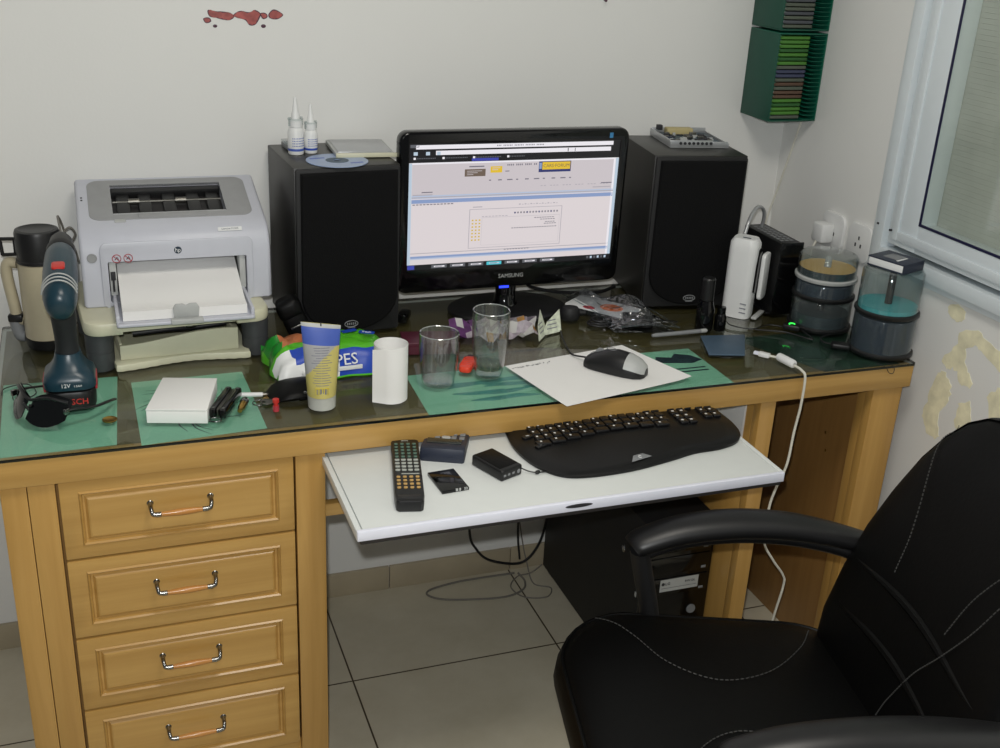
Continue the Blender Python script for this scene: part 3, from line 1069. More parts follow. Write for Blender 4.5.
# ---- white card box
t = thing('card_box', 'plain white card box lying flat in front of the printer', 'box', (-1.4695, -0.518, DZ), math.radians(-15))
g = G()
TB = TR((0, 0, 0))
g.prism([(-0.049, -0.062), (0.049, -0.062), (0.046, 0.068), (-0.046, 0.068)], 0.0, 0.022, 0.0008)
obj('tray', g, 'paper', t)
g = G().prism([(-0.0497, -0.0627), (0.0497, -0.0627), (0.0467, 0.0687), (-0.0467, 0.0687)], 0.0222, 0.0262, 0.0015)
obj('lid', g, 'paper', t)

# ---- folding multi-tool
t = thing('multitool', 'black folding multi-tool with steel blades beside the white card box', 'multitool', (-1.402, -0.538, DZ), math.radians(-24))
for s in (-1, 1):
    g = G().prism(rrect(0.012, 0.100, 0.006), 0.004, 0.020, 0.003, T=TR((s * 0.0085, 0, 0)))
    h = obj('handle_scale', g, 'gloss_black', t)
    for y in (-0.042, 0.042):
        g = G().lathe([(0, 0.0215), (0.003, 0.021), (0.003, 0.019)], (s * 0.0085, y, 0), 10)
        obj('rivet', g, 'chrome', h)
g = G()
for k, (dx, l) in enumerate(((-0.002, 0.085), (0.0, 0.092), (0.002, 0.08))):
    g.box(dx - 0.0007, -l / 2, 0.003, dx + 0.0007, l / 2, 0.018, 0.0004)
obj('blade', g, 'steel', t)
g = G().tube([(0.010 * math.cos(a), -0.058 + 0.008 * math.sin(a), 0.006) for a in [2 * PI * k / 16 for k in range(16)]], 0.0012, 6, True)
obj('split_ring', g, 'chrome', t)

# ---- brass cartridge-like key fob, pen, keys
t = thing('key_fob', 'small brass and steel barrel fob standing beside the multi-tool', 'fob', (-1.374, -0.543, DZ), math.radians(-20))
g = G().lathe([(0, 0), (0.0065, 0.0), (0.007, 0.002), (0.007, 0.012), (0.0055, 0.014)], T=TR((0, 0.018, 0.007), PI / 2), seg=16)
obj('barrel', g, 'chrome', t)
g = G().lathe([(0, -0.001), (0.006, 0.0), (0.006, 0.018), (0.004, 0.022), (0.004, 0.030), (0, 0.031)], T=TR((0, 0.004, 0.007), PI / 2), seg=16)
obj('tip', g, 'brass', t)

t = thing('pen', 'short white pen lying on the glass right of the multi-tool', 'pen', (-1.356, -0.499, DZ + 0.0042), math.radians(-12))
g = G().lathe([(0, -0.022), (0.0035, -0.021), (0.004, -0.018), (0.004, 0.022), (0, 0.023)], T=TR((0, 0, 0), 0, PI / 2), seg=14)
obj('barrel', g, 'white_pl', t)
g = G().lathe([(0.0038, 0.022), (0.0032, 0.028), (0.0012, 0.034), (0, 0.035)], T=TR((0, 0, 0), 0, PI / 2), seg=14)
obj('tip', g, 'steel', t)

def key(name, loc, rz, lab, L=0.055, tilt=0.0, m='steel'):
    g = G()
    bow = [(0.012 * math.cos(a) * 1.0, 0.012 * math.sin(a)) for a in [0.5 + (2 * PI - 1.0) * k / 18 for k in range(19)]]
    blade = [(0.0105, -0.0055)] + [(0.012, -0.0035)]
    teeth = []
    n = 6
    for k in range(n):
        x0 = 0.016 + (L - 0.022) * k / n
        d = 0.001 * (1 + (k * 7) % 3)
        teeth += [(x0, -0.0035), (x0 + (L - 0.022) / n * 0.5, -0.0035 + d)]
    poly = bow + blade + teeth + [(L - 0.008, -0.001), (L - 0.008, 0.002), (L - 0.012, 0.0038), (0.012, 0.0038)]
    g.prism(poly, 0.0, 0.0022, 0.0004)
    hole = G().lathe([(0, -0.01), (0.0035, -0.01), (0.0035, 0.02), (0, 0.02)], (-0.006, 0, 0), 12)
    g.cut(hole)
    return single(name, g, m, lab, 'key', loc, 0, 'keys on the glass beside the tube', rot=(0, tilt, rz))
key('door_key', (-1.325, -0.520, DZ + 0.0005), math.radians(38), 'dull brass key lying uppermost in the loose keys beside the tube', m='brass')
key('door_key', (-1.332, -0.536, DZ + 0.003), math.radians(12), 'dull steel key crossing under the brass key beside the tube', L=0.06)
g = G()
g.tube([(0.011 * math.cos(a), 0.011 * math.sin(a), 0.0015) for a in [2 * PI * k / 20 for k in range(20)]], 0.0012, 6, True)
single('split_ring', g, 'chrome', 'steel split ring lying with the loose keys beside the tube', 'ring', (-1.345, -0.531, DZ))
t = thing('red_cap_pin', 'small red and white capped pin standing near the glass edge, left of the tube', 'pin', (-1.322, -0.567, DZ))
g = G().lathe([(0, 0), (0.0055, 0.0), (0.0055, 0.010), (0, 0.010)], seg=16)
obj('base', g, 'red_d', t)
g = G().lathe([(0.0035, 0.0100), (0.0035, 0.016), (0.0056, 0.016), (0.0056, 0.022), (0, 0.0225)], seg=16)
obj('cap', g, 'red', t)
t = thing('glasses_case', 'soft black leather pouch lying behind the tube and in front of the wipes pack', 'pouch', (-1.272, -0.510, DZ), math.radians(8))
g = G()
rg = []
for k in range(9):
    u = -1 + 2 * k / 8
    w = 0.046 * (1 - 0.35 * abs(u) ** 3)
    hgt = 0.020 * (1 - abs(u) ** 4) + 0.002
    rg.append([(u * 0.055, w * math.cos(a) * 0.85, max(0.0005, hgt * (0.9 + math.sin(a)) * 0.62)) for a in [2 * PI * j / 20 for j in range(20)]])
g.rings(rg)
obj('body', g, 'leather', t)
g = G().box(-0.012, -0.036, 0.012, 0.012, -0.02, 0.018, 0.002, T=TR((0, 0, 0.004), 0.3))
g.use(1).lathe([(0, 0.003), (0.004, 0.0015), (0.0045, 0)], T=TR((0.0, -0.032, 0.0175), 0.3), seg=12)
obj('flap', g, ['leather', 'chrome'], t)

# ---- cream printer stand with charcoal pillars and a shallow drawer
t = thing('printer_stand', 'cream printer stand with charcoal pillars and a drawer, standing on the glass', 'stand', (-1.452, -0.185, DZ), math.radians(4))
g = G()
n = 24
front = []
for k in range(n + 1):
    x = -0.128 + 0.242 * k / n
    front.append((x, -0.136 - 0.008 * math.cos(PI * (x / 0.124)) * -1 - (0.0022 if k % 2 else 0)))
poly = front + [(0.116, -0.100), (0.122, 0.110), (-0.134, 0.110), (-0.132, -0.100)]
g.prism(poly, 0.0, 0.014, 0.003)
obj('base_plate', g, 'cream', t)
for (x, y) in ((-0.151, -0.112), (0.130, -0.112), (-0.150, 0.085), (0.130, 0.085)):
    g = G().lathe([(0.0, 0.0), (0.0235, 0.0), (0.0245, 0.002), (0.0245, 0.034), (0.0238, 0.0345), (0.0245, 0.035), (0.0255, 0.0698), (0, 0.0698)], (x, y, 0), 28)
    obj('pillar', g, 'pillar', t)
g = G().prism(rrect(0.332, 0.262, 0.030, 6, -0.011, -0.014), 0.0700, 0.0955, 0.006)
notch = G().box(-0.112, -0.17, 0.05, 0.092, -0.06, 0.077)
g.cut(notch)
obj('top_shelf', g, 'cream', t)
dw = G()
pts = []
for k in range(21):
    x = -0.118 + 0.214 * k / 20
    pts.append((x, 0.050 + 0.008 * math.sin((x + 0.03) / 0.106 * 1.9)))
poly = [(-0.118, 0.0145), (0.096, 0.0145)] + list(reversed(pts))
dw.prism(poly, 0, 0.008, 0.0012, T=Matrix(((1, 0, 0, 0), (0, 0, -1, -0.116), (0, 1, 0, 0), (0, 0, 0, 1))))
dw.box(-0.118, -0.1155, 0.0145, -0.113, 0.07, 0.044, 0.0008)
dw.box(0.091, -0.1155, 0.0145, 0.096, 0.07, 0.044, 0.0008)
dw.box(-0.113, -0.1155, 0.0145, 0.091, 0.07, 0.0175)
d = obj('drawer', dw, 'cream', t)
g = G().box(-0.112, 0.060, 0.018, 0.090, 0.066, 0.069)
obj('back_plate', g, 'black', t)
for (x, y, w) in ((-0.05, -0.06, 0.10), (0.055, -0.055, 0.08)):
    pass
g = G().tube(spline([(-0.095, -0.090, 0.052), (-0.03, -0.095, 0.056), (0.02, -0.09, 0.053), (0.075, -0.095, 0.058)], 6), 0.006, 10)
c = single('black_cable_bundle', g, 'cable_k', 'black cable bundle stuffed into the printer stand drawer', 'cable', (-1.448, -0.185, DZ), math.radians(4))
g = G().ell((0, 0, 0), (0.014, 0.008, 0.006))
single('foil_packet', g, 'chrome', 'crumpled silver foil bit in the printer stand drawer', 'foil', (-1.430, -0.285, DZ + 0.0625), 0.4)

# ---- laser printer
PZ = DZ + 0.0958
t = thing('laser_printer', 'light grey laser printer with paper in its front tray on the cream stand', 'printer', (-1.444, -0.130, PZ), 0)
W2 = 0.170
yf, yb, H = -0.122, 0.105, 0.176
prof = [(yf, 0.002), (yf + 0.002, 0.0), (yb, 0.0), (yb, H + 0.004), (yb - 0.008, H + 0.011), (yf + 0.046, H - 0.031), (yf + 0.026, H - 0.038), (yf + 0.012, H - 0.050), (yf + 0.002, H - 0.074)]
g = G().prism(prof, -W2, W2, 0.007, T=Matrix(((0, 0, 1, 0), (1, 0, 0, 0), (0, 1, 0, 0), (0, 0, 0, 1))), seg=3)
c1 = G().box(-0.124, yf - 0.02, 0.008, 0.124, yf + 0.075, 0.086, 0.004)
g.cut(c1)
SL = (0.011 + 0.031) / (yb - 0.008 - yf - 0.046)
TT = TR((0, 0.012, H + 0.011 - SL * (yb - 0.008 - 0.012)), math.atan(SL))      # frame lying on the sloping top
c2 = G().box(-0.106, -0.055, -0.024, 0.100, 0.058, 0.03, T=TT)
g.cut(c2)
bd = obj('body', g, 'pr_panel', t)
g = G().box(-0.1235, yf + 0.062, 0.0085, 0.1235, yf + 0.0745, 0.0855)
obj('feed_opening', g, 'pr_dark', t)
g = G()
g.box(-0.1055, -0.0545, -0.0236, 0.0995, 0.0575, -0.0200, T=TT)
g.use(1)
for x in (-0.085, -0.045, 0.0, 0.045, 0.082):
    g.box(x - 0.012, -0.040, -0.0200, x + 0.012, 0.04, -0.010, 0.002, T=TT)
g.use(2)
for x in (-0.065, 0.022):
    g.lathe([(0, -0.010), (0.006, -0.010), (0.006, 0.010), (0, 0.010)], T=TT @ TR((x, 0.01, -0.0105), 0, PI / 2), seg=14)
g.tube([(-0.104, 0.01, -0.0105), (0.098, 0.01, -0.0105)], 0.0022, 8, T=TT)
g.use(1).box(-0.1055, 0.040, -0.020, 0.0995, 0.0570, -0.004, 0.002, T=TT)
obj('output_slot', g, ['pr_dark', 'black', 'steel'], t)
g = G()
g.box(-0.106, -0.0600, -0.010, 0.100, -0.0545, 0.0012, 0.0015, T=TT)
obj('output_lip', g, 'silver', t)
g = G().box(-0.062, -0.0760, -0.004, 0.064, -0.0602, 0.0030, 0.0015, T=TT)
obj('lip_tab', g, 'pr_top', t)
g = G().prism([(p[0], p[1]) for p in rrect(0.296, 0.158, 0.022, 6)], -0.0045, 0.0012, 0.001, T=TT)
c3 = G().box(-0.106, -0.0602, -0.03, 0.100, 0.058, 0.03, T=TT)
g.cut(c3)
obj('top_cover', g, 'pr_top', t)
g = G().prism(rrect(0.020, 0.010, 0.002), -0.002, 0.0025, 0.001, T=TT @ TR((-0.095, -0.084, 0)))
obj('cover_catch', g, 'lt_grey', t)
# front panel: raised surround over the opening, sides
g = G()
pl = rrect(0.272, 0.124, 0.012, 5, 0.0, 0.060)
g.prism(pl, 0, 0.0035, 0.0015, T=Matrix(((1, 0, 0, 0), (0, 0, -1, yf + 0.0008), (0, 1, 0, 0), (0, 0, 0, 1))))
g.cut(G().box(-0.1245, yf - 0.03, -0.02, 0.1245, yf + 0.03, 0.0865))
obj('front_panel', g, 'pr_panel', t)
g = G()
g.lathe([(0, 0.0012), (0.0062, 0.0012), (0.0068, 0)], T=TR((0, yf - 0.0027, 0.103), PI / 2), seg=28)
g.use(1).text('hp', 0.0105, TR((0, yf - 0.0042, 0.1035)) @ UPRIGHT @ TR((0, 0, 0), 0, 0, -0.06), 0.0003)
lg = obj('emblem', g, ['night_ink', 'white_pl'], t)
g = G()
for x in (-0.108, -0.088):
    g.tube([(x + 0.0075 * math.cos(a), yf - 0.0032, 0.0925 + 0.0075 * math.sin(a)) for a in [2 * PI * k / 24 for k in range(24)]], 0.0007, 6, True)
    g.tube([(x - 0.005, yf - 0.0032, 0.0975), (x + 0.005, yf - 0.0032, 0.0875)], 0.0007, 6)
    g.use(1).tube([(x - 0.003, yf - 0.0032, 0.0905), (x + 0.001, yf - 0.0032, 0.0955), (x + 0.003, yf - 0.0032, 0.091)], 0.0008, 6)
    g.use(0)
obj('warning_mark', g, ['red_d', 'ink'], t)
g = G().lathe([(0, 0.001), (0.007, 0.001), (0.0075, 0.0018), (0.0082, 0.0018), (0.0088, 0)], T=TR((-0.150, yf + 0.0015, 0.094), PI / 2), seg=28)
obj('power_button', g, 'pr_top', t)
g = G().prism(rrect(0.044, 0.0085, 0.001), 0, 0.0008, 0, T=TR((0.098, yf + 0.0178, H - 0.0432), PI / 2 - 0.86))
g.use(1).text('LaserJet P1005', 0.0052, TR((0.098, yf + 0.0172, H - 0.0424), PI / 2 - 0.86), 0.0002)
obj('name_plate', g, ['white_pl', 'ink_lt'], t)
g = G()
for y in (-0.028, -0.018):
    g.lathe([(0, 0.001), (0.002, 0.0008), (0.002, 0)], (0, 0, 0), 10, T=TT @ TR((-0.159, y + 0.03, 0)))
obj('indicator_light', g, 'ink', t)
# pull-down paper tray
g = G()
ty0 = -0.238
g.box(-0.120, ty0, 0.004, 0.120, yf + 0.06, 0.0075, 0.001)
g.box(-0.120, ty0, 0.004, -0.1135, yf + 0.06, 0.022, 0.002)
g.box(0.1135, ty0, 0.004, 0.120, yf + 0.06, 0.022, 0.002)
g.prism(rrect(0.240, 0.012, 0.005, 4, 0, ty0 - 0.003), 0.003, 0.0095, 0.002)
tr = obj('paper_tray', g, 'pr_panel', t)
g = G()
g.box(-0.028, ty0 - 0.012, 0.003, 0.028, ty0 + 0.002, 0.0125, 0.002)
g.prism([(-0.021, 0.010), (0.021, 0.010), (0.023, 0.028), (0.018, 0.036), (0.006, 0.036), (0.0, 0.033), (-0.006, 0.036), (-0.018, 0.036), (-0.023, 0.028)], -0.002, 0.002, 0.0006, T=Matrix(((1, 0, 0, 0), (0, 0, -1, ty0 + 0.006), (0, 1, 0, 0), (0, 0, 0, 1))))
obj('paper_stop', g, 'lt_grey', tr)
g = G()
g.box(-0.1225, yf + 0.004, 0.020, -0.1100, yf + 0.04, 0.0840, 0.002)
g.use(1).box(-0.1205, yf + 0.001, 0.050, -0.1120, yf + 0.006, 0.066, 0.001)
g.box(-0.1185, yf + 0.001, 0.028, -0.1145, yf + 0.006, 0.050, 0.001)
obj('paper_guide', g, ['lt_grey', 'ink'], tr)
g = G().box(0.1110, yf + 0.004, 0.020, 0.1225, yf + 0.04, 0.0840, 0.002)
obj('paper_guide', g, ['lt_grey', 'ink'], tr)
# the stack of paper in the tray: gently curved upwards towards the slot
g = G()
rows = []
for k in range(15):
    u = k / 14
    y = ty0 + 0.010 + u * 0.172
    zt = 0.026 + 0.052 * max(0, (u - 0.12)) ** 1.15
    rows.append([(-0.108, y, 0.0085), (0.108, y, 0.0085), (0.108, y, zt), (-0.108, y, zt)])
g.rings(rows)
tag(obj('paper_stack', g, 'paper'), 'stack of white paper lying in the open printer tray', 'paper').location = (-1.444, -0.130, PZ)

# ---- black pouch leaning between the printer stand and the left speaker
t = thing('camera_case', 'black leather camera case leaning between the printer stand and left speaker', 'case', (-1.214, -0.282, DZ + 0.004), 0, rot=(math.radians(-4), math.radians(-24), math.radians(-6)))
g = G().box(-0.022, -0.026, 0.0, 0.022, 0.026, 0.100, 0.012, 3)
obj('body', g, 'leather', t)
g = G().box(-0.0235, -0.0275, 0.060, 0.0235, 0.0275, 0.102, 0.013, 3)
fl = obj('flap', g, 'leather', t)
g = G().box(-0.012, -0.0285, 0.046, 0.012, -0.0265, 0.050, 0.0008)
obj('metal_bar', g, 'steel', t)

# ---- pack of wet wipes
t = thing('wipes_pack', 'green and blue crumpled pack of wet wipes behind the tube', 'wipes', (-1.193, -0.385, DZ), math.radians(4))
t2 = bmesh.new()
NX, NY = 28, 18
def wp(u, v):
    e = max(0.0, (1 - abs(u) ** 5)) * max(0.0, 1 - abs(v) ** 4)
    z = 0.004 + 0.050 * e ** 0.6 + 0.0035 * math.sin(u * 17 + v * 5) * math.cos(v * 11) * (0.3 + abs(u))
    if u < -0.66:
        z += 0.022 * ((-u - 0.66) / 0.34) * (0.5 + 0.5 * v) + 0.006 * math.sin(v * 13)
    x = 0.112 * u + 0.004 * math.sin(v * 6)
    y = 0.070 * v * (1 - 0.10 * abs(u) ** 3) + 0.003 * math.sin(u * 9)
    return (x, y, max(0.0015, z))
V = [[t2.verts.new(wp(-1 + 2 * i / NX, -1 + 2 * j / NY)) for i in range(NX + 1)] for j in range(NY + 1)]
Bv = [[t2.verts.new((wp(-1 + 2 * i / NX, -1 + 2 * j / NY)[0], wp(-1 + 2 * i / NX, -1 + 2 * j / NY)[1], 0.0005)) for i in range(NX + 1)] for j in range(NY + 1)]
for j in range(NY):
    for i in range(NX):
        f = t2.faces.new((V[j][i], V[j][i + 1], V[j + 1][i + 1], V[j + 1][i]))
        u = -1 + 2 * (i + 0.5) / NX
        v = -1 + 2 * (j + 0.5) / NY
        edge = -0.05 + 0.28 * u if u < 0 else -0.45
        mi = 0
        if v < edge - 0.22:
            mi = 1
        if u < -0.30 and v > edge + 0.1:
            mi = 2 if u > -0.78 else 3
        if u < -0.72 and v < -0.45:
            mi = 4
        if v < -0.86 and u < 0.0:
            mi = 4
        if v > 0.62 and -0.6 < u < 0.25:
            mi = 1
        f.material_index = mi
        t2.faces.new((Bv[j][i], Bv[j + 1][i], Bv[j + 1][i + 1], Bv[j][i + 1]))
for i in range(NX):
    t2.faces.new((V[0][i], Bv[0][i], Bv[0][i + 1], V[0][i + 1]))
    t2.faces.new((V[NY][i], V[NY][i + 1], Bv[NY][i + 1], Bv[NY][i]))
for j in range(NY):
    t2.faces.new((V[j][0], V[j + 1][0], Bv[j + 1][0], Bv[j][0]))
    t2.faces.new((V[j][NX], Bv[j][NX], Bv[j + 1][NX], V[j + 1][NX]))
g = G()
g.add(t2)
pk = obj('film', g, ['green_pack', 'blue', 'orange_pack', 'green_dk', 'white_pl'], t, sharp=60)
g = G().text('WIPES', 0.030, TR((-0.004, -0.0660, 0.0330), 1.1, 0, 0.03), 0.0012)
obj('lettering', g, 'white_pl', pk)
g = G()
g.prism(rrect(0.030, 0.012, 0.003), 0, 0.0008, 0, T=TR((0.075, 0.002, 0.0555), 0.05, 0.02, -0.5))
g.prism(rrect(0.030, 0.012, 0.003), 0, 0.0008, 0, T=TR((0.045, 0.018, 0.0560), 0.0, 0.0, 0.2))
g.use(1).text('fresh', 0.009, TR((0.075, 0.002, 0.0565), 0.05, 0.02, -0.5), 0.0002)
obj('label_patch', g, ['blue', 'white_pl'], pk)
g = G()
for k, (x, w) in enumerate(((-0.062, 0.012), (-0.03, 0.04), (0.02, 0.05))):
    g.box(x - w / 2, -0.0695, 0.014, x + w / 2, -0.0660, 0.022, 0.001)
obj('white_print', g, 'white_pl', pk)

# ---- squeeze tube standing on its cap
t = thing('squeeze_tube', 'clear yellow gel tube with a blue crimped end standing on its cap', 'tube', (-1.243, -0.566, DZ), math.radians(-8))
g = G().lathe([(0, 0), (0.0225, 0.0), (0.0235, 0.001), (0.0245, 0.024), (0.0, 0.024)], seg=36)
obj('cap', g, 'tube_cap', t)
g = G()
t2 = bmesh.new()
NR, NS = 60, 96
rows = []
for j in range(NR + 1):
    v = j / NR
    z = 0.0243 + v * 0.128
    rx = 0.0245 + (0.0335 - 0.0245) * v
    ry = 0.0245 * (1 - v) ** 0.75 + 0.0012
    rows.append([t2.verts.new((rx * math.cos(2 * PI * k / NS), ry * math.sin(2 * PI * k / NS), z + 0.004 * math.cos(2 * PI * k / NS) * -v)) for k in range(NS)])
for j in range(NR):
    v = (j + 0.5) / NR
    for k in range(NS):
        f = t2.faces.new((rows[j][k], rows[j][(k + 1) % NS], rows[j + 1][(k + 1) % NS], rows[j + 1][k]))
        x = math.cos(2 * PI * (k + 0.5) / NS)
        f.material_index = 1 if v > 0.72 else (2 if v > 0.52 + 0.24 * x else 0)
        if v > 0.955:
            f.material_index = 3
t2.faces.new(rows[-1])
t2.faces.new(list(reversed(rows[0])))
g.add(t2)
bd = obj('body', g, ['yellow_gel', 'blue_tube', 'tube_grey', 'lt_grey'], t, sharp=50)
g = G()
random.seed(9)
for k in range(16):
    z = 0.112 - k * 0.0043
    v = (z - 0.0243) / 0.128
    y = -(0.0245 * (1 - v) ** 0.75 + 0.0012)
    w = random.uniform(0.5, 0.95) * 0.019
    for a, b_ in ((-w, -w * 0.1), (-w * 0.05, w)):
        xm = max(abs(a), abs(b_))
        rx = 0.0245 + 0.009 * v
        p = []
        for i in range(5):
            x = a + (b_ - a) * i / 4
            p.append((x, y * math.sqrt(max(0.05, 1 - (x / rx) ** 2)) - 0.0002, z))
        g.tube(p, 0.00055, 4)
obj('small_print', g, 'ink_lt', bd)
g = G()
T0 = TR((0.003, 0, 0))
for i, (a, b_) in enumerate(((-0.010, -0.008), (-0.0065, -0.0055), (-0.004, -0.001), (0.001, 0.002), (0.004, 0.007), (0.0085, 0.0095))):
    g.use(1).box(a, -0.0243, 0.032, b_, -0.0205, 0.042)
g.use(0).box(-0.0115, -0.0240, 0.031, 0.0110, -0.0200, 0.043)
obj('barcode', g, ['barcode', 'ink_lt'], bd)
g = G().box(-0.001, -0.003, 0.148, 0.001, 0.003, 0.153)
obj('print_mark', g, 'ink', bd)

# ---- white paper roll
t = thing('paper_roll', 'white paper roll with a loose flap standing between the tube and drinking glass', 'roll', (-1.119, -0.560, DZ), math.radians(-28))
g = G()
pts = []
for k in range(45):
    a = -0.75 * PI + 2 * PI * 1.12 * k / 44
    r = 0.0285 + 0.0012 * k / 44
    pts.append((r * math.cos(a), r * math.sin(a)))
def ribbon(g, pts, z0, z1, th=0.0006):
    rows = []
    for k, (x, y) in enumerate(pts):
        a = Vector(pts[min(k + 1, len(pts) - 1)]) - Vector(pts[max(k - 1, 0)])
        nrm = Vector((a.y, -a.x)).normalized() * th
        zz0 = z0(k) if callable(z0) else z0
        zz1 = z1(k) if callable(z1) else z1
        rows.append([(x, y, zz0), (x + nrm.x, y + nrm.y, zz0), (x + nrm.x, y + nrm.y, zz1), (x, y, zz1)])
    g.rings(rows)
ribbon(g, pts, 0.0005, 0.1035)
obj('roll_body', g, 'paper', t)
g = G()
fl = [(-0.0305 * math.cos(0.15 * k) , -0.0298 * math.sin(0.15 * k)) for k in range(9)]
fl = [(0.0305 * math.cos(a), 0.0305 * math.sin(a)) for a in [1.80 * PI - 0.1 * k for k in range(12)]]
last = Vector(fl[-1])
dirv = (Vector(fl[-1]) - Vector(fl[-2])).normalized()
fl += [tuple(last + dirv * 0.006 * k + Vector((-0.0004 * k * k, 0))) for k in range(1, 4)]
nF = len(fl)
ribbon(g, fl, lambda k: 0.0005 + 0.0, lambda k: 0.1045 - 0.006 * (k / nF) ** 2)
obj('loose_flap', g, 'paper', t)

# ---- drinking glasses
def tumbler(name, loc, rim, base, h, lab, thick=0.0022, foot=0.010, bulge=0.0, liquid=None):
    t = thing(name, lab, 'glass', loc)
    outer = []
    for k in range(13):
        v = k / 12
        r = base + (rim - base) * v + bulge * math.sin(PI * v)
        outer.append((r, h * v))
    prof = [(0, 0.0004), (base - 0.004, 0.0004), (base - 0.001, 0.001)] + [(r, max(0.002, z)) for r, z in outer] + [(rim - thick / 2, h + 0.0008)]
    inner = [(r - thick, z) for r, z in outer if z > foot]
    prof += list(reversed(inner)) + [(inner[0][0] * 0.9, foot), (0, foot - 0.001)]
    g = G().lathe(prof, seg=48)
    obj('vessel', g, 'glass', t, sharp=50)
    g = G().lathe([(rim - thick, h), (rim - thick / 2, h + 0.0012), (rim, h), (rim - thick / 2, h - 0.0012), (rim - thick, h)], seg=48)
    obj('rim', g, 'rim_glint', t)
    if liquid:
        r0 = inner[0][0] - 0.0004
        g = G().lathe([(0, foot + 0.0004), (r0 * 0.9, foot + 0.0006), (r0, foot + liquid), (0, foot + liquid)], seg=40)
        obj('liquid_rest', g, 'liquid', t)
    return t
M['rim_glint'] = clear('painted_rim_glint', (214, 220, 218), 1.5, 0.08, gain=4.0, body=0.40, body_rgb=(225, 230, 228))  # pale body colour paints the bright highlight along the clear rim
tumbler('drinking_glass', (-1.018, -0.516, DZ), 0.0365, 0.0295, 0.098, 'short empty straight-sided drinking glass, the nearer one to the paper roll', foot=0.008, bulge=0.002)
tumbler('drinking_glass', (-0.914, -0.500, DZ), 0.0345, 0.0250, 0.128, 'tall drinking glass with a little liquid left in it, right of the shorter glass', foot=0.014, bulge=0.0035, liquid=0.010)

# ---- burgundy box, red lighter, crumpled wrapper
t = thing('small_box', 'small burgundy card box lying behind the short drinking glass', 'box', (-0.985, -0.350, DZ), math.radians(-10))
g = G().box(-0.055, -0.032, 0.0, 0.055, 0.032, 0.024, 0.001)
obj('carton', g, 'burg', t)
g = G().box(-0.0555, -0.0325, 0.016, 0.0555, 0.0325, 0.0245, 0.001)
obj('lid', g, 'burg', t)
t = thing('pocket_lighter', 'bright red plastic lighter lying between the two drinking glasses', 'lighter', (-0.942, -0.462, DZ + 0.001), math.radians(58))
g = G().prism(rrect(0.062, 0.024, 0.008), 0.0, 0.0125, 0.004)
obj('body', g, 'orange_red', t)
g = G()
for k in range(5):
    g.box(-0.02 + k * 0.009, -0.0125, 0.003, -0.017 + k * 0.009, 0.0125, 0.0135, 0.001)
obj('grip_rib', g, 'orange_red', t)
g = G().box(0.030, -0.010, 0.001, 0.041, 0.010, 0.0115, 0.003)
obj('cap', g, 'ink', t)

def crumple(name, loc, rz, sx, sy, hgt, seed, mats, lab, cat, fold=0):
    random.seed(seed)
    t2 = bmesh.new()
    nx, ny = 13, 8
    def h(i, j):
        return random.random()
    H_ = [[h(i, j) for i in range(nx + 1)] for j in range(ny + 1)]
    V = []
    for j in range(ny + 1):
        r = []
        for i in range(nx + 1):
            u, v = -1 + 2 * i / nx, -1 + 2 * j / ny
            wv = 1 - 0.25 * (u * u)
            z = 0.002 + hgt * H_[j][i] * (1 - 0.5 * abs(v)) + (hgt * 0.9 * max(0, u - 0.2) if fold else 0)
            r.append(t2.verts.new((sx * u * (0.94 + 0.12 * H_[j][i]), sy * v * wv * (0.85 + 0.3 * H_[ny - j][i]), z)))
        V.append(r)
    for j in range(ny):
        for i in range(nx):
            f = t2.faces.new((V[j][i], V[j][i + 1], V[j + 1][i + 1], V[j + 1][i]))
            f.material_index = (2 if i < 4 and random.random() < 0.55 else random.choice((0, 1, 3, 1, 0, 3, 4 if random.random() < 0.35 else 0)))
    bmesh.ops.solidify(t2, geom=list(t2.faces), thickness=0.0006)
    g = G()
    g.add(t2)
    o = single(name, g, mats, lab, cat, loc, rz, sharp=12)
    return o
crumple('crumpled_wrapper', (-0.838, -0.306, DZ + 0.001), math.radians(-8), 0.088, 0.048, 0.038, 3, ['foil', 'paper', 'foil_p', 'foil', 'foil_o'], 'crumpled purple and white wrapper lying behind the tall drinking glass', 'wrapper')
t = thing('torn_leaflet', 'torn pale green printed leaflet standing folded right of the crumpled wrapper', 'leaflet', (-0.728, -0.338, DZ + 0.001), math.radians(30))
for k, (x, a, hh) in enumerate(((-0.014, 0.35, 0.050), (0.014, -0.2, 0.046))):
    g = G().prism([(-0.030, 0), (0.026, 0), (0.034, hh), (-0.006, hh * 0.55)], 0, 0.0006, 0, T=TR((x, 0, 0.001), PI / 2 - 0.45, 0, a))
    g.use(1)
    for q in range(3):
        g.box(-0.010 + q * 0.003, 0.010 + q * 0.008, 0.0006, 0.018, 0.012 + q * 0.008, 0.0008, T=TR((x, 0, 0.001), PI / 2 - 0.45, 0, a))
    obj('leaf_page', g, ['foil_g', 'ink_lt'], t)

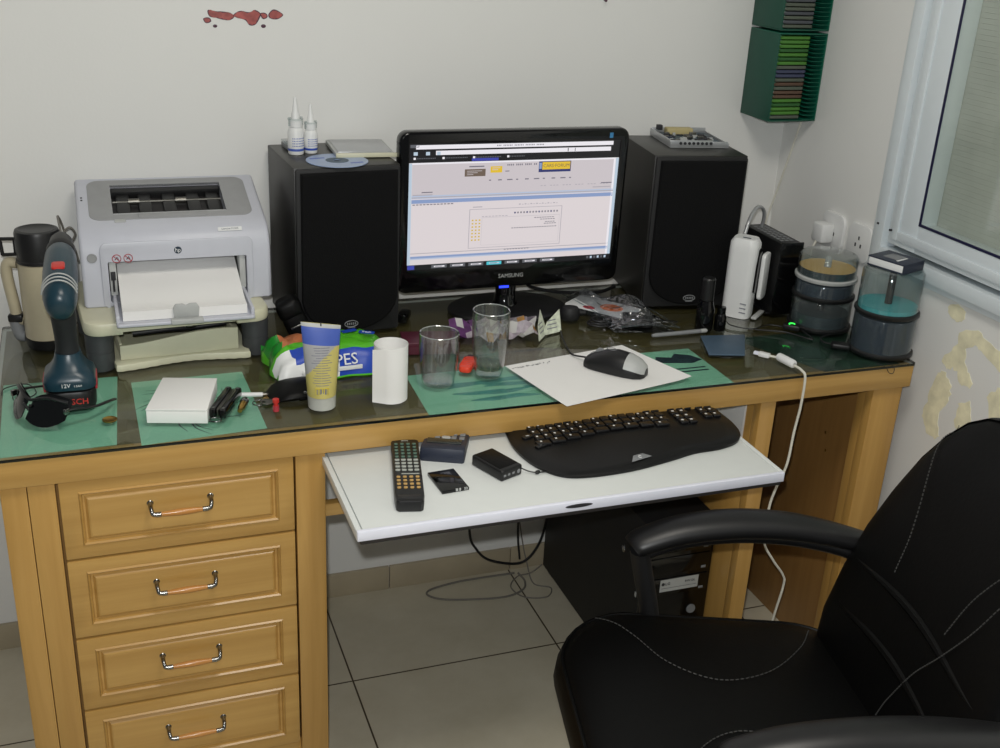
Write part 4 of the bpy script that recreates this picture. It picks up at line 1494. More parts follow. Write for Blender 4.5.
# ---- paper sheet, mouse
g = G()
t2 = bmesh.new()
A_, B_, C_, D_ = [Vector((p[0], p[1], 0)) for p in ((-0.827, -0.672), (-0.870, -0.470), (-0.598, -0.420), (-0.540, -0.606))]
V = []
for j in range(13):
    r = []
    for i in range(17):
        u, v = i / 16, j / 12
        p = (A_ * (1 - u) + D_ * u) * (1 - v) + (B_ * (1 - u) + C_ * u) * v
        z = DZ + 0.0006 + 0.0012 * math.sin(u * 5) * v * (1 - v)
        z += 0.006 * max(0, (1 - v) - 0.75) ** 1.2 * max(0, 0.5 - u)
        if u > 0.9:
            z += 0.003 * (u - 0.9) * 10 * (1 - v)
        r.append(t2.verts.new((p.x, p.y, z)))
    V.append(r)
for j in range(12):
    for i in range(16):
        t2.faces.new((V[j][i], V[j][i + 1], V[j + 1][i + 1], V[j + 1][i]))
Lo = [[t2.verts.new((v.co.x, v.co.y, v.co.z - 0.0003)) for v in r] for r in V]
for j in range(12):
    for i in range(16):
        t2.faces.new((Lo[j][i], Lo[j + 1][i], Lo[j + 1][i + 1], Lo[j][i + 1]))
for j in range(12):
    t2.faces.new((V[j][0], V[j + 1][0], Lo[j + 1][0], Lo[j][0]))
    t2.faces.new((V[j][16], Lo[j][16], Lo[j + 1][16], V[j + 1][16]))
for i in range(16):
    t2.faces.new((V[0][i], Lo[0][i], Lo[0][i + 1], V[0][i + 1]))
    t2.faces.new((V[12][i], V[12][i + 1], Lo[12][i + 1], Lo[12][i]))
g.add(t2)
sh = single('paper_sheet', g, ['paper', 'ink'], 'white sheet of paper under the computer mouse, overhanging the desk edge', 'paper')
g = G()
random.seed(12)
base = Vector((-0.862, -0.487, DZ + 0.0013))
ux = Vector((0.98, 0.18, 0)).normalized()
uy = Vector((-0.18, 0.98, 0))
x = 0.0
for k in range(15):
    w = random.choice((0.003, 0.0045, 0.004))
    p = [base + ux * (x + w * random.random()) + uy * random.uniform(-0.004, 0.004) for q in range(4)]
    g.tube(p, 0.0005, 4)
    x += w + random.choice((0.0012, 0.0012, 0.004))
obj('handwriting', g, 'ink', sh)

t = thing('computer_mouse', 'black and graphite computer mouse on the white paper sheet', 'mouse', (-0.668, -0.538, DZ + 0.0022), math.radians(42))
def mouse_rings(scale_top=1.0, grow=0.0):
    rg = []
    for y, w, h in ((-0.062, 0.010, 0.016), (-0.058, 0.020, 0.022), (-0.046, 0.027, 0.031), (-0.025, 0.031, 0.038), (0.0, 0.0315, 0.040), (0.025, 0.0305, 0.035), (0.045, 0.028, 0.026), (0.058, 0.022, 0.017), (0.063, 0.012, 0.012)):
        r = []
        for k in range(20):
            a = PI * k / 19
            r.append(((w + grow) * math.cos(a) ** 1 * (1 if True else 1), y, (h + grow) * math.sin(a) ** 0.75))
        rg.append(r)
    return rg
g = G()
g.rings([[p for p in r] + [(r[-1][0], r[-1][1], 0.0), (r[0][0], r[0][1], 0.0)] for r in mouse_rings()])
mb = obj('shell', g, 'black', t, sharp=50)
# graphite palm plate on the rear right part
g = G()
rg = mouse_rings(grow=0.0006)
t2 = bmesh.new()
V = [[t2.verts.new(p) for p in r] for r in rg]
for i in range(0, 3):
    for k in range(4, 17):
        t2.faces.new((V[i][k], V[i][k + 1], V[i + 1][k + 1], V[i + 1][k]))
bmesh.ops.delete(t2, geom=[v for v in t2.verts if not v.link_faces], context='VERTS')
bmesh.ops.recalc_face_normals(t2, faces=t2.faces)
g.add(t2)
obj('palm_plate', g, 'lt_grey', t, sharp=60)
g = G().lathe([(0, -0.003), (0.009, -0.003), (0.0095, -0.002), (0.0095, 0.002), (0.009, 0.003), (0, 0.003)], T=TR((0, 0.034, 0.027), 0, PI / 2), seg=20)
obj('scroll_wheel', g, 'grey_pl', t)
g = G().tube([(0, 0.061, 0.014), (0, 0.050, 0.0245), (0, 0.020, 0.0372)], 0.0007, 6)
g.tube([(0.006 * math.cos(a), 0.012 + 0.009 * math.sin(a), 0.0395) for a in [2 * PI * k / 18 for k in range(18)]], 0.0007, 6, True)
obj('button_seam', g, 'grey_pl', t)
Rm = base_matrix(t)
nose = Rm @ Vector((0, 0.064, 0.010))
g = G().tube(spline([tuple(nose), (-0.722, -0.452, DZ + 0.004), (-0.716, -0.41, DZ + 0.003), (-0.704, -0.36, DZ + 0.003), (-0.690, -0.31, DZ + 0.003), (-0.690, -0.268, DZ + 0.003)], 8), 0.0018, 8)
obj('cord', g, 'cable_k', t, True)

# ================================================================== speakers and what lies on them
SW, SD, SH = 0.211, 0.225, 0.340
def speaker(loc, rz, lab, rows_top):
    t = thing('bookshelf_speaker', lab, 'speaker', loc, rz, 'pair of bookshelf speakers')
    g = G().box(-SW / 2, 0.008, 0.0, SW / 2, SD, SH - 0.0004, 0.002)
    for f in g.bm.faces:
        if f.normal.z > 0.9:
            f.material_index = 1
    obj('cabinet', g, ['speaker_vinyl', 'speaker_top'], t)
    g = G().prism(rrect(SW - 0.004, SH - 0.004, 0.006, 4, 0, SH / 2), -0.008, 0.0, 0.002, T=Matrix(((1, 0, 0, 0), (0, 0, -1, 0), (0, 1, 0, 0), (0, 0, 0, 1))))
    obj('baffle', g, 'black_m', t)
    # cloth grille: square at the top, rounded at the bottom
    poly = [(0.096, SH - 0.008), (-0.096, SH - 0.008), (-0.096, 0.075)]
    for k in range(13):
        a = PI + PI * k / 12
        poly.append((0.096 * math.cos(a), 0.075 + 0.066 * math.sin(a)))
    poly.append((0.096, 0.075))
    g = G().prism(poly, 0.0005, 0.013, 0.005, T=Matrix(((1, 0, 0, 0), (0, 0, -1, 0), (0, 1, 0, 0), (0, 0, 0, 1))), seg=3)
    gr = obj('grille', g, 'grille', t)
    g = G()
    g.tube([(0.0 + 0.0135 * math.cos(a), -0.0135, 0.026 + 0.0065 * math.sin(a)) for a in [2 * PI * k / 28 for k in range(28)]], 0.0009, 6, True)
    for k in range(5):
        g.box(-0.009 + k * 0.004, -0.0142, 0.0235, -0.0067 + k * 0.004, -0.0132, 0.0285, 0.0003)
    g.box(-0.008, -0.0142, 0.0175, 0.008, -0.0132, 0.0187, 0.0003)
    obj('badge', g, 'grey_pl', gr)
    for (x, y) in ((-0.08, 0.03), (0.08, 0.03), (-0.08, 0.18), (0.08, 0.18)):
        pass
    return t
speaker((-1.119, -0.236, DZ), math.radians(3.5), 'black bookshelf speaker left of the monitor, small bottles and a disc on top', 0)
speaker((-0.351, -0.236, DZ), math.radians(-8), 'black bookshelf speaker right of the monitor, a bare circuit chassis on top', 0)
TOP = DZ + SH

def nasal(loc, lab, s, blue):
    t = thing('nozzle_bottle', lab, 'bottle', loc, 0.3, 'nozzle bottles on the left speaker')
    g = G().lathe([(0, 0), (0.0145 * s, 0.0), (0.0155 * s, 0.002), (0.0155 * s, 0.036), (0.013 * s, 0.042), (0.0105 * s, 0.044), (0, 0.044)], seg=28)
    obj('bottle', g, 'white_pl', t)
    g = G()
    for (z0, z1, m) in ((0.006, 0.010, 1), (0.0105, 0.030, 0)):
        g.use(m).lathe([(0.0156 * s, z0), (0.01575 * s, z0 + 0.0004), (0.01575 * s, z1 - 0.0004), (0.0156 * s, z1)], seg=28)
    g.use(2)
    for k in range(4):
        for q in range(9):
            a = -2.4 + q * 0.2
            z = 0.014 + k * 0.004
            g.box(0.0156 * s, -0.001, z, 0.0160 * s, 0.0008, z + 0.0014, T=TR((0, 0, 0), 0, 0, a))
    obj('label', g, ['white_pl', 'blue_tube' if not blue else 'blue', 'blue_tube'], t)
    g = G().lathe([(0.0105 * s, 0.044), (0.0125 * s, 0.0445), (0.0125 * s, 0.055), (0.0085 * s, 0.057), (0.0075 * s, 0.066), (0.006 * s, 0.068), (0.0035 * s, 0.085), (0.0022 * s, 0.092), (0, 0.0925)], seg=24)
    obj('nozzle', g, 'white_pl', t)
    g = G()
    for sx in (-1, 1):
        g.lathe([(0, 0), (0.003, 0.0), (0.003, 0.014), (0, 0.0145)], (sx * 0.0125 * s, 0, 0.046), 10)
    g.lathe([(0.0125 * s, 0.0555), (0.0155 * s, 0.056), (0.0155 * s, 0.0575), (0.008 * s, 0.058)], seg=24)
    obj('finger_flange', g, 'clear_pl', t)
nasal((-1.197, -0.112, TOP + 0.0003), 'taller white nozzle bottle on the left speaker, its label printed in blue', 1.0, False)
o = nasal((-1.166, -0.104, TOP + 0.0003), 'shorter white nozzle bottle right of the taller one on the left speaker', 0.9, True)
bpy.data.objects['nozzle_bottle'].scale = (1, 1, 1.2)
bpy.data.objects['nozzle_bottle.001'].scale = (0.94, 0.94, 1.04)
t = thing('flat_case', 'small clear grey plastic case lying behind the nozzle bottles on the left speaker', 'case', (-1.189, -0.062, TOP + 0.0003), 0.1)
g = G().box(-0.022, -0.028, 0.0, 0.022, 0.028, 0.010, 0.002)
obj('base', g, 'grey_pl', t)
g = G().box(-0.0225, -0.0285, 0.0102, 0.0225, 0.0285, 0.0150, 0.002)
obj('lid', g, 'hazy_pl', t)
# disc
t = thing('compact_disc', 'pale blue disc lying at the front of the left speaker top', 'disc', (-1.131, -0.186, TOP + 0.0004), 0.2)
g = G().lathe([(0.0075, 0), (0.060, 0), (0.060, 0.0012), (0.0075, 0.0012), (0.0075, 0)], seg=56)
obj('disc', g, 'cd_blue', t)
g = G()
g.lathe([(0.0075, 0.00125), (0.0225, 0.00125), (0.0225, 0.0016), (0.0075, 0.0016), (0.0075, 0.00125)], seg=40)
for (x, y, w) in ((-0.03, 0.028, 0.03), (0.028, -0.03, 0.026), (0.03, 0.024, 0.02)):
    g.use(1).box(x - w / 2, y - 0.003, 0.0012, x + w / 2, y + 0.003, 0.0015)
obj('hub_print', g, ['slate', 'blue_tube'], t)
# external slim drive
t = thing('optical_drive', 'flat silver and white drive lying at the back right of the left speaker', 'drive', (-1.058, -0.095, TOP + 0.0003), math.radians(-3))
g = G().box(-0.066, -0.068, 0.0, 0.052, 0.068, 0.0085, 0.002)
obj('casing', g, 'lt_grey', t)
g = G().box(-0.0665, -0.0725, 0.001, 0.0585, -0.0685, 0.0095, 0.001)
obj('front_bezel', g, 'cream', t)
g = G().box(-0.060, -0.060, 0.0086, 0.046, 0.062, 0.0098, 0.0005)
obj('top_plate', g, 'silver', t)

# bare chassis on the right speaker
t = thing('circuit_chassis', 'bare silver drive chassis with circuit board lying on the right speaker', 'chassis', (-0.305, -0.085, TOP + 0.0003), math.radians(-9))
g = G()
g.box(-0.068, -0.072, 0.0, 0.068, 0.072, 0.002, 0.0005)
g.box(-0.068, -0.072, 0.002, -0.065, 0.072, 0.016, 0.0006)
g.box(0.065, -0.072, 0.002, 0.068, 0.072, 0.010, 0.0006)
g.box(-0.065, -0.072, 0.002, 0.030, -0.0695, 0.0165, 0.0006)
g.box(0.030, -0.072, 0.002, 0.065, -0.0695, 0.014, 0.0006)
g.box(-0.065, 0.0695, 0.002, 0.065, 0.072, 0.018, 0.0006)
obj('frame', g, 'silver', t)
g = G().box(-0.060, -0.066, 0.006, 0.060, 0.064, 0.0078, 0.0003)
pb = obj('circuit_board', g, 'pcb', t)
g = G()
random.seed(21)
for k in range(46):
    x, y = random.uniform(-0.055, 0.05), random.uniform(-0.055, 0.03)
    w, d_, h = random.uniform(0.002, 0.008), random.uniform(0.002, 0.006), random.uniform(0.002, 0.009)
    g.use(k % 4).box(x - w, y - d_, 0.0078, x + w, y + d_, 0.0078 + h, 0.0005)
obj('chip', g, ['ink', 'steel', 'dk_blue_pl', 'lt_grey'], pb)
g = G()
g.box(-0.040, 0.034, 0.008, 0.022, 0.058, 0.022, 0.002)
obj('transformer_block', g, 'skin_beige', t)
g = G()
for k in range(8):
    g.lathe([(0, -0.001), (0.0032, -0.001), (0.0032, 0.002), (0, 0.002)], T=TR((-0.045 + k * 0.010, -0.0722, 0.010), PI / 2), seg=10)
obj('port', g, 'ink', t)
g = G().box(-0.060, 0.045, 0.016, -0.048, 0.058, 0.027, 0.001)
obj('black_plug', g, 'ink', t)

# ================================================================== monitor
MX, MY, MZ = -0.757, -0.175, DZ
t = thing('computer_monitor', 'gloss black widescreen monitor showing a web page, between the two speakers', 'monitor', (MX, MY, MZ), 0)
MW, MH, Z0, TILT = 0.501, 0.336, 0.058, math.radians(-1.0)
TM = TR((0, 0, Z0), -TILT)
SCR = (-0.2305, 0.2305, 0.050, 0.050 + 0.2625)       # x0, x1, z0, z1 in the panel's frame
XZ = Matrix(((1, 0, 0, 0), (0, 0, -1, 0), (0, 1, 0, 0), (0, 0, 0, 1)))
g = G().prism(rrect(MW, MH, 0.020, 6, 0, MH / 2), -0.020, 0.010, 0.006, T=TM @ XZ, seg=3)
cg = G().box(SCR[0], -0.02, SCR[2], SCR[1], -0.0075, SCR[3], T=TM)
g.cut(cg)
bz = obj('bezel', g, 'gloss_black', t)
g = G().prism(rrect(MW - 0.05, MH - 0.06, 0.03, 5, 0, MH / 2), -0.05, -0.019, 0.012, T=TM @ XZ)
obj('back_shell', g, 'black', t)
g = G()
SWd, SHt = SCR[1] - SCR[0], SCR[3] - SCR[2]
NAMES = ['s_page', 's_head', 's_white', 's_dark', 's_blue', 's_pale', 's_line', 's_text', 's_brown', 's_yellow', 's_navy', 's_cyan', 's_tab', 's_scroll', 's_grey']
def sr(u0, v0, u1, v1, m, lay=1):
    g.use(NAMES.index('s_' + m))
    y = -0.0078 - 0.00008 * lay
    x0, x1 = SCR[0] + 0.0003 + u0 * (SWd - 0.0006), SCR[0] + 0.0003 + u1 * (SWd - 0.0006)
    z1, z0 = SCR[3] - 0.0003 - v0 * (SHt - 0.0006), SCR[3] - 0.0003 - v1 * (SHt - 0.0006)
    g.quad([TM @ Vector((x0, y, z0)), TM @ Vector((x1, y, z0)), TM @ Vector((x1, y, z1)), TM @ Vector((x0, y, z1))])
sr(0, 0, 1, 1, 'page', 0)
sr(0, 0, 1, 0.145, 'dark', 1)
sr(0.03, 0.010, 0.965, 0.042, 'white', 2)
sr(0.12, 0.055, 0.955, 0.088, 'white', 2)
sr(0.005, 0.006, 0.045, 0.03, 'grey', 2)
for k in range(30):
    sr(0.40 + k * 0.0075, 0.020, 0.404 + k * 0.0075, 0.030, 'text', 3) if k % 7 != 3 else None
sr(0.74, 0.058, 0.744, 0.085, 'dark', 3)
sr(0.775, 0.058, 0.778, 0.085, 'dark', 3)
for (u, w) in ((0.02, 0.018), (0.075, 0.018), (0.125, 0.016)):
    sr(u, 0.062, u + w, 0.088, 'scroll', 3)
for (u, w) in ((0.02, 0.09), (0.15, 0.11), (0.29, 0.12), (0.45, 0.075)):
    sr(u, 0.104, u + 0.010, 0.120, 'white', 2)
    for q in range(int(w / 0.008)):
        sr(u + 0.014 + q * 0.008, 0.108, u + 0.019 + q * 0.008, 0.116, 'grey', 2)
sr(0.285, 0.120, 0.41, 0.142, 'tab', 3)
sr(0.015, 0.147, 0.985, 0.40, 'head', 1)
sr(0.015, 0.145, 0.985, 0.158, 'white', 2)
sr(0.255, 0.205, 0.352, 0.262, 'brown', 2)
for q in range(3):
    sr(0.265, 0.218 + q * 0.014, 0.335 - q * 0.02, 0.222 + q * 0.014, 'head', 3)
sr(0.275, 0.180, 0.345, 0.190, 'text', 2)
sr(0.375, 0.188, 0.430, 0.238, 'yellow', 2)
sr(0.383, 0.198, 0.42, 0.203, 'head', 3)
sr(0.383, 0.212, 0.41, 0.217, 'head', 3)
for k in range(18):
    if k % 5:
        sr(0.445 + k * 0.0085, 0.172, 0.450 + k * 0.0085, 0.186, 'text', 2)
sr(0.445, 0.225, 0.465, 0.232, 'text', 2)
sr(0.605, 0.160, 0.762, 0.246, 'navy', 2)
sr(0.622, 0.166, 0.758, 0.226, 'yellow', 3)
sr(0.607, 0.170, 0.619, 0.220, 'blue', 3)
for k in range(10):
    sr(0.37 + k * 0.043, 0.292, 0.37 + k * 0.043 + 0.010 + 0.008 * (k % 3), 0.301, 'text', 2)
for k in range(22):
    if k % 4 != 2:
        sr(0.62 + k * 0.0155, 0.352, 0.630 + k * 0.0155, 0.358, 'line', 2)
for (u, v, w) in ((0.06, 0.372, 0.05), (0.02, 0.392, 0.09), (0.88, 0.378, 0.09), (0.92, 0.345, 0.055)):
    sr(u, v, u + w, v + 0.008, 'text' if w < 0.06 else 'line', 2)
sr(0.015, 0.40, 0.985, 0.425, 'pale', 2)
sr(0.015, 0.412, 0.985, 0.420, 'line', 3)
sr(0.015, 0.432, 0.985, 0.462, 'blue', 2)
for k in range(12):
    sr(0.02 + k * 0.016, 0.468, 0.031 + k * 0.016, 0.476, 'text', 3)
sr(0.30, 0.505, 0.345, 0.512, 'line', 2)
for k in range(14):
    sr(0.52 + k * 0.014, 0.495 + 0.004 * (k % 2), 0.529 + k * 0.014, 0.503, 'line', 2)
# text box with border, icons and smileys
for (a, b, c, d_) in ((0.285, 0.525, 0.735, 0.529), (0.285, 0.842, 0.735, 0.846), (0.285, 0.525, 0.288, 0.846), (0.732, 0.525, 0.735, 0.846)):
    sr(a, b, c, d_, 'line', 2)
sr(0.345, 0.595, 0.725, 0.825, 'head', 2)
sr(0.347, 0.600, 0.723, 0.822, 'page', 3)
for k in range(15):
    sr(0.50 + k * 0.0148, 0.560, 0.507 + k * 0.0148, 0.574, 'text' if k % 4 else 'navy', 3)
for k in range(8):
    sr(0.345 + k * 0.016, 0.585, 0.356 + k * 0.016, 0.590, 'line', 3)
for (v, u0, n) in ((0.612, 0.60, 8), (0.628, 0.63, 6), (0.650, 0.655, 4), (0.664, 0.65, 5), (0.690, 0.49, 18)):
    for k in range(n):
        sr(u0 + k * 0.0125, v, u0 + k * 0.0125 + 0.009, v + 0.006, 'text', 4)
for r in range(7):
    for c in range(3):
        sr(0.298 + c * 0.0165, 0.610 + r * 0.027, 0.306 + c * 0.0165, 0.622 + r * 0.027, 'yellow', 3)
        sr(0.300 + c * 0.0165, 0.615 + r * 0.027, 0.304 + c * 0.0165, 0.618 + r * 0.027, 'text', 4)
for (a, b, m) in ((0.862, 0.868, 'line'), (0.888, 0.905, 'blue'), (0.905, 0.915, 'pale')):
    sr(0.015, a, 0.985, b, m, 2)
for k in range(9):
    sr(0.46 + k * 0.014, 0.866, 0.469 + k * 0.014, 0.872, 'text', 3)
sr(0.0, 0.148, 0.014, 0.96, 'scroll', 2)
sr(0.986, 0.148, 1.0, 0.96, 'scroll', 2)
sr(0.975, 0.148, 0.985, 0.96, 'white', 2)
sr(0.0, 0.958, 1.0, 1.0, 'dark', 3)
sr(0.003, 0.962, 0.035, 0.996, 'tab', 4)
for k in range(7):
    u = 0.115 + k * 0.088
    sr(u, 0.965, u + 0.072, 0.992, 'cyan' if k == 3 else 'grey', 4)
    sr(u + 0.012, 0.973, u + 0.062, 0.984, 'white' if k != 3 else 'scroll', 5)
    sr(u + 0.016, 0.976, u + 0.05, 0.981, 'text', 6)
for k in range(6):
    sr(0.88 + k * 0.018, 0.968, 0.89 + k * 0.018, 0.988, 'scroll' if k % 2 else 'grey', 4)
scr = obj('screen', g, NAMES, bz, smooth=False)
g = G()
def stext(body, u, v, size, m, lay=6):
    x = SCR[0] + u * SWd
    z = SCR[3] - v * SHt
    g.text(body, size, TM @ TR((x, -0.0080 - 0.00008 * lay, z)) @ UPRIGHT, 0.00004)
stext('CARS\u00b7FORUM', 0.690, 0.197, 0.0098, 's_brown')
obj('page_lettering', g, 's_brown', scr)
g = G().text('SAMSUNG', 0.0125, TM @ TR((0.0, -0.0104, 0.026)) @ UPRIGHT, 0.0002)
obj('lettering', g, 'lt_grey', bz)
g = G().box(-0.011, -0.0108, -0.001, 0.011, -0.0098, 0.004, 0.0005, T=TM @ TR((-0.014, 0, 0)))
obj('power_light', g, 'led_blue', bz)
g = G()
g.box(0.203, -0.0106, 0.3165, 0.211, -0.0100, 0.3275, T=TM)
obj('sticker', g, 'sticker_cyan', bz)
# neck and oval foot
g = G()
rg = []
for z, w, d_ in ((0.012, 0.030, 0.030), (0.020, 0.024, 0.024), (0.040, 0.022, 0.020), (0.075, 0.026, 0.018), (0.11, 0.028, 0.016)):
    rg.append([(w * math.cos(2 * PI * k / 28), 0.018 + d_ * math.sin(2 * PI * k / 28), z) for k in range(28)])
g.rings(rg)
obj('neck', g, 'gloss_black', t)
g = G()
rg = []
for r, z in ((1.0, 0.0), (1.01, 0.003), (1.0, 0.006), (0.95, 0.009), (0.6, 0.012), (0.2, 0.014)):
    rg.append([(0.004 + 0.132 * r * math.cos(2 * PI * k / 56), 0.012 + 0.092 * r * math.sin(2 * PI * k / 56), z) for k in range(56)])
g.rings(rg)
obj('foot', g, 'black', t)
g = G().tube(spline([(MX + 0.06, MY + 0.062, DZ + 0.05), (MX + 0.09, MY + 0.085, DZ + 0.02), (MX + 0.16, MY + 0.075, DZ + 0.006), (MX + 0.24, MY + 0.06, DZ + 0.005), (MX + 0.30, MY + 0.09, DZ + 0.005)], 8), 0.004, 8)
single('monitor_cable', g, 'cable_k', 'black cable running from the monitor to the right speaker along the desk back', 'cable')
# dark thing by the foot of the monitor
t = thing('cable_adapter', 'black adapter lying at the foot of the monitor, beside the plastic bag', 'adapter', (-0.642, -0.252, DZ), math.radians(-20))
g = G()
rg = [[(0.026 * c_ * math.cos(2 * PI * k / 24), 0.022 * c_ * math.sin(2 * PI * k / 24), z) for k in range(24)] for c_, z in ((0.75, 0.0), (0.85, 0.006), (0.85, 0.018), (0.65, 0.027), (0.25, 0.030))]
g.rings(rg)
obj('body', g, 'black_m', t)
g = G().tube([(0.02, 0, 0.015), (0.034, 0, 0.015)], [0.007, 0.005], 12)
obj('strain_relief', g, 'black', t)

# shiny black adapter by the left speaker's foot, brass pins behind the roll
t = thing('usb_adapter', 'shiny black adapter with a steel plug by the right foot of the left speaker', 'adapter', (-0.992, -0.185, DZ), math.radians(60))
g = G().box(-0.022, -0.011, 0.0, 0.022, 0.011, 0.020, 0.005)
obj('body', g, 'gloss_black', t)
g = G().box(0.0222, -0.006, 0.007, 0.034, 0.006, 0.012, 0.0005)
obj('plug', g, 'chrome', t)
for (x, y, hgt, lab) in ((-1.098, -0.455, 0.0, 'brass headed pin standing just behind the paper roll, the left one'), (-1.078, -0.435, 0.0, 'brass headed pin standing just behind the paper roll, the right one')):
    t = thing('brass_pin', lab, 'pin', (x, y, DZ), 0, 'brass pins behind the roll')
    g = G().lathe([(0, 0), (0.006, 0.0), (0.006, 0.002), (0.0015, 0.004), (0.0012, 0.052), (0, 0.052)], seg=14)
    obj('shaft', g, 'brass', t)
    g = G().lathe([(0, 0.0522), (0.004, 0.0525), (0.0065, 0.056), (0.0055, 0.059), (0, 0.060)], seg=16)
    obj('head', g, 'brass', t)

# ================================================================== plastic bag with packed accessories, in front of the right speaker
def bag():
    t2 = bmesh.new()
    nx, ny = 26, 16
    cs = [Vector(p) for p in ((-0.608, -0.125, 0), (-0.580, -0.352, 0), (-0.448, -0.384, 0), (-0.474, -0.205, 0))]
    random.seed(5)
    V = []
    def q(u, v):
        A, B, C_, D = cs
        return (A * (1 - u) + D * u) * (1 - v) + (B * (1 - u) + C_ * u) * v
    for j in range(ny + 1):
        r = []
        for i in range(nx + 1):
            u, v = i / nx, j / ny
            p = q(u, v)
            e = min(1, 5 * min(u, 1 - u, v, 1 - v))
            z = DZ + 0.002 + e * (0.030 + 0.009 * math.sin(9 * u + 4 * v) + 0.006 * math.sin(14 * v - 6 * u)) + random.uniform(0, 0.0022) * e
            if v > 0.85:
                z += 0.018 * (v - 0.85) / 0.15 * (0.4 + u)
            r.append(t2.verts.new((p.x, p.y, z)))
        V.append(r)
    for j in range(ny):
        for i in range(nx):
            t2.faces.new((V[j][i], V[j][i + 1], V[j + 1][i + 1], V[j + 1][i]))
    B2 = [[t2.verts.new((v.co.x, v.co.y, DZ + 0.0008)) for v in (r if True else r)] for r in V]
    for j in range(ny):
        for i in range(nx):
            t2.faces.new((B2[j][i], B2[j + 1][i], B2[j + 1][i + 1], B2[j][i + 1]))
    bmesh.ops.recalc_face_normals(t2, faces=t2.faces)
    g = G()
    g.add(t2)
    return g, cs
g, cs = bag()
b = single('plastic_bag', g, 'bag_pl', 'clear crinkled plastic bag of accessories lying in front of the right speaker', 'bag', sharp=25)
g = G()
for (a, c) in ((cs[1], cs[2]), (cs[2], cs[3]), (cs[0], cs[1])):
    p = spline([a + Vector((0, 0, DZ + 0.012)), (a + c) / 2 + Vector((0, 0, DZ + 0.018)), c + Vector((0, 0, DZ + 0.014))], 8)
    g.tube(p, 0.0013, 6)
obj('seam', g, 'hazy_pl', b)
t = thing('blister_card', 'silver blister card with an orange print inside the plastic bag', 'card', (-0.555, -0.232, DZ + 0.0125), math.radians(-52))
g = G().prism(rrect(0.150, 0.080, 0.006), 0.0, 0.003, 0.0006)
obj('card', g, 'white_pl', t)
g = G().ell((0.020, 0.002, 0.0032), (0.026, 0.022, 0.0012))
obj('orange_print', g, 'orange', t)
g = G().ell((-0.020, -0.028, 0.0032), (0.014, 0.010, 0.0010))
obj('red_print', g, 'red_d', t)
t = thing('phone_charger', 'black phone charger packed in the plastic bag', 'charger', (-0.512, -0.318, DZ + 0.0015), math.radians(-25))
g = G().box(-0.036, -0.026, 0.0, 0.032, 0.024, 0.020, 0.006)
obj('body', g, 'gloss_black', t)
g = G()
for y in (-0.008, 0.008):
    g.lathe([(0, 0), (0.002, 0), (0.002, 0.016), (0, 0.0165)], T=TR((0.032, y, 0.010), 0, PI / 2), seg=10)
obj('prong', g, 'chrome', t)
t = thing('coiled_lead', 'black coiled lead packed in the plastic bag beside the card', 'cable', (-0.590, -0.300, DZ + 0.0045), 0)
g = G()
for k in range(3):
    g.tube([((0.030 - 0.005 * k) * math.cos(a), (0.022 - 0.003 * k) * math.sin(a), 0.004 * k) for a in [2 * PI * q / 26 for q in range(26)]], 0.0022, 7, True)
obj('coil', g, 'cable_k', t)
g = G().box(0.018, -0.016, 0.0, 0.034, -0.006, 0.007, 0.002)
obj('plug', g, 'chrome', t)

# pen, black bottle, slate pad
t = thing('grey_pen', 'slim grey pen lying on the glass in front of the right speaker', 'pen', (-0.452, -0.394, DZ + 0.0048), math.radians(1))
g = G().lathe([(0, -0.066), (0.003, -0.065), (0.0044, -0.055), (0.0044, 0.050), (0, 0.051)], T=TR((0, 0, 0), 0, PI / 2), seg=16)
obj('barrel', g, 'grey_pl', t)
g = G().lathe([(0.0046, 0.0505), (0.0046, 0.063), (0.0025, 0.066), (0, 0.066)], T=TR((0, 0, 0), 0, PI / 2), seg=16)
obj('cap', g, 'lt_grey', t)
t = thing('lens_bottle', 'tall gloss black bottle standing before the lower right corner of the right speaker', 'bottle', (-0.383, -0.372, DZ))
g = G().lathe([(0, 0), (0.019, 0.0), (0.020, 0.002), (0.020, 0.040), (0.016, 0.052), (0.0145, 0.058), (0, 0.058)], seg=28)
obj('body', g, 'gloss_black', t)
g = G().lathe([(0.0135, 0.0582), (0.0150, 0.059), (0.0150, 0.098), (0.0125, 0.101), (0, 0.101)], seg=28)
obj('cap', g, 'black', t)
t.scale = (0.95, 0.95, 1.14)
t = thing('lens_bottle', 'shorter gloss black bottle right beside the tall black one', 'bottle', (-0.351, -0.384, DZ))
g = G().lathe([(0, 0), (0.012, 0.0), (0.0125, 0.002), (0.0125, 0.030), (0.009, 0.038), (0, 0.038)], seg=24)
obj('body', g, 'gloss_black', t)
g = G().lathe([(0.008, 0.0382), (0.009, 0.039), (0.009, 0.052), (0, 0.054)], seg=24)
obj('cap', g, 'gloss_black', t)
g = G().prism([(-0.414, -0.415), (-0.316, -0.430), (-0.378, -0.532), (-0.449, -0.512)], DZ + 0.0003, DZ + 0.0040, 0.0008)
single('slate_pad', g, 'slate', 'thin slate blue pad lying on the glass by the white cable plug', 'pad')

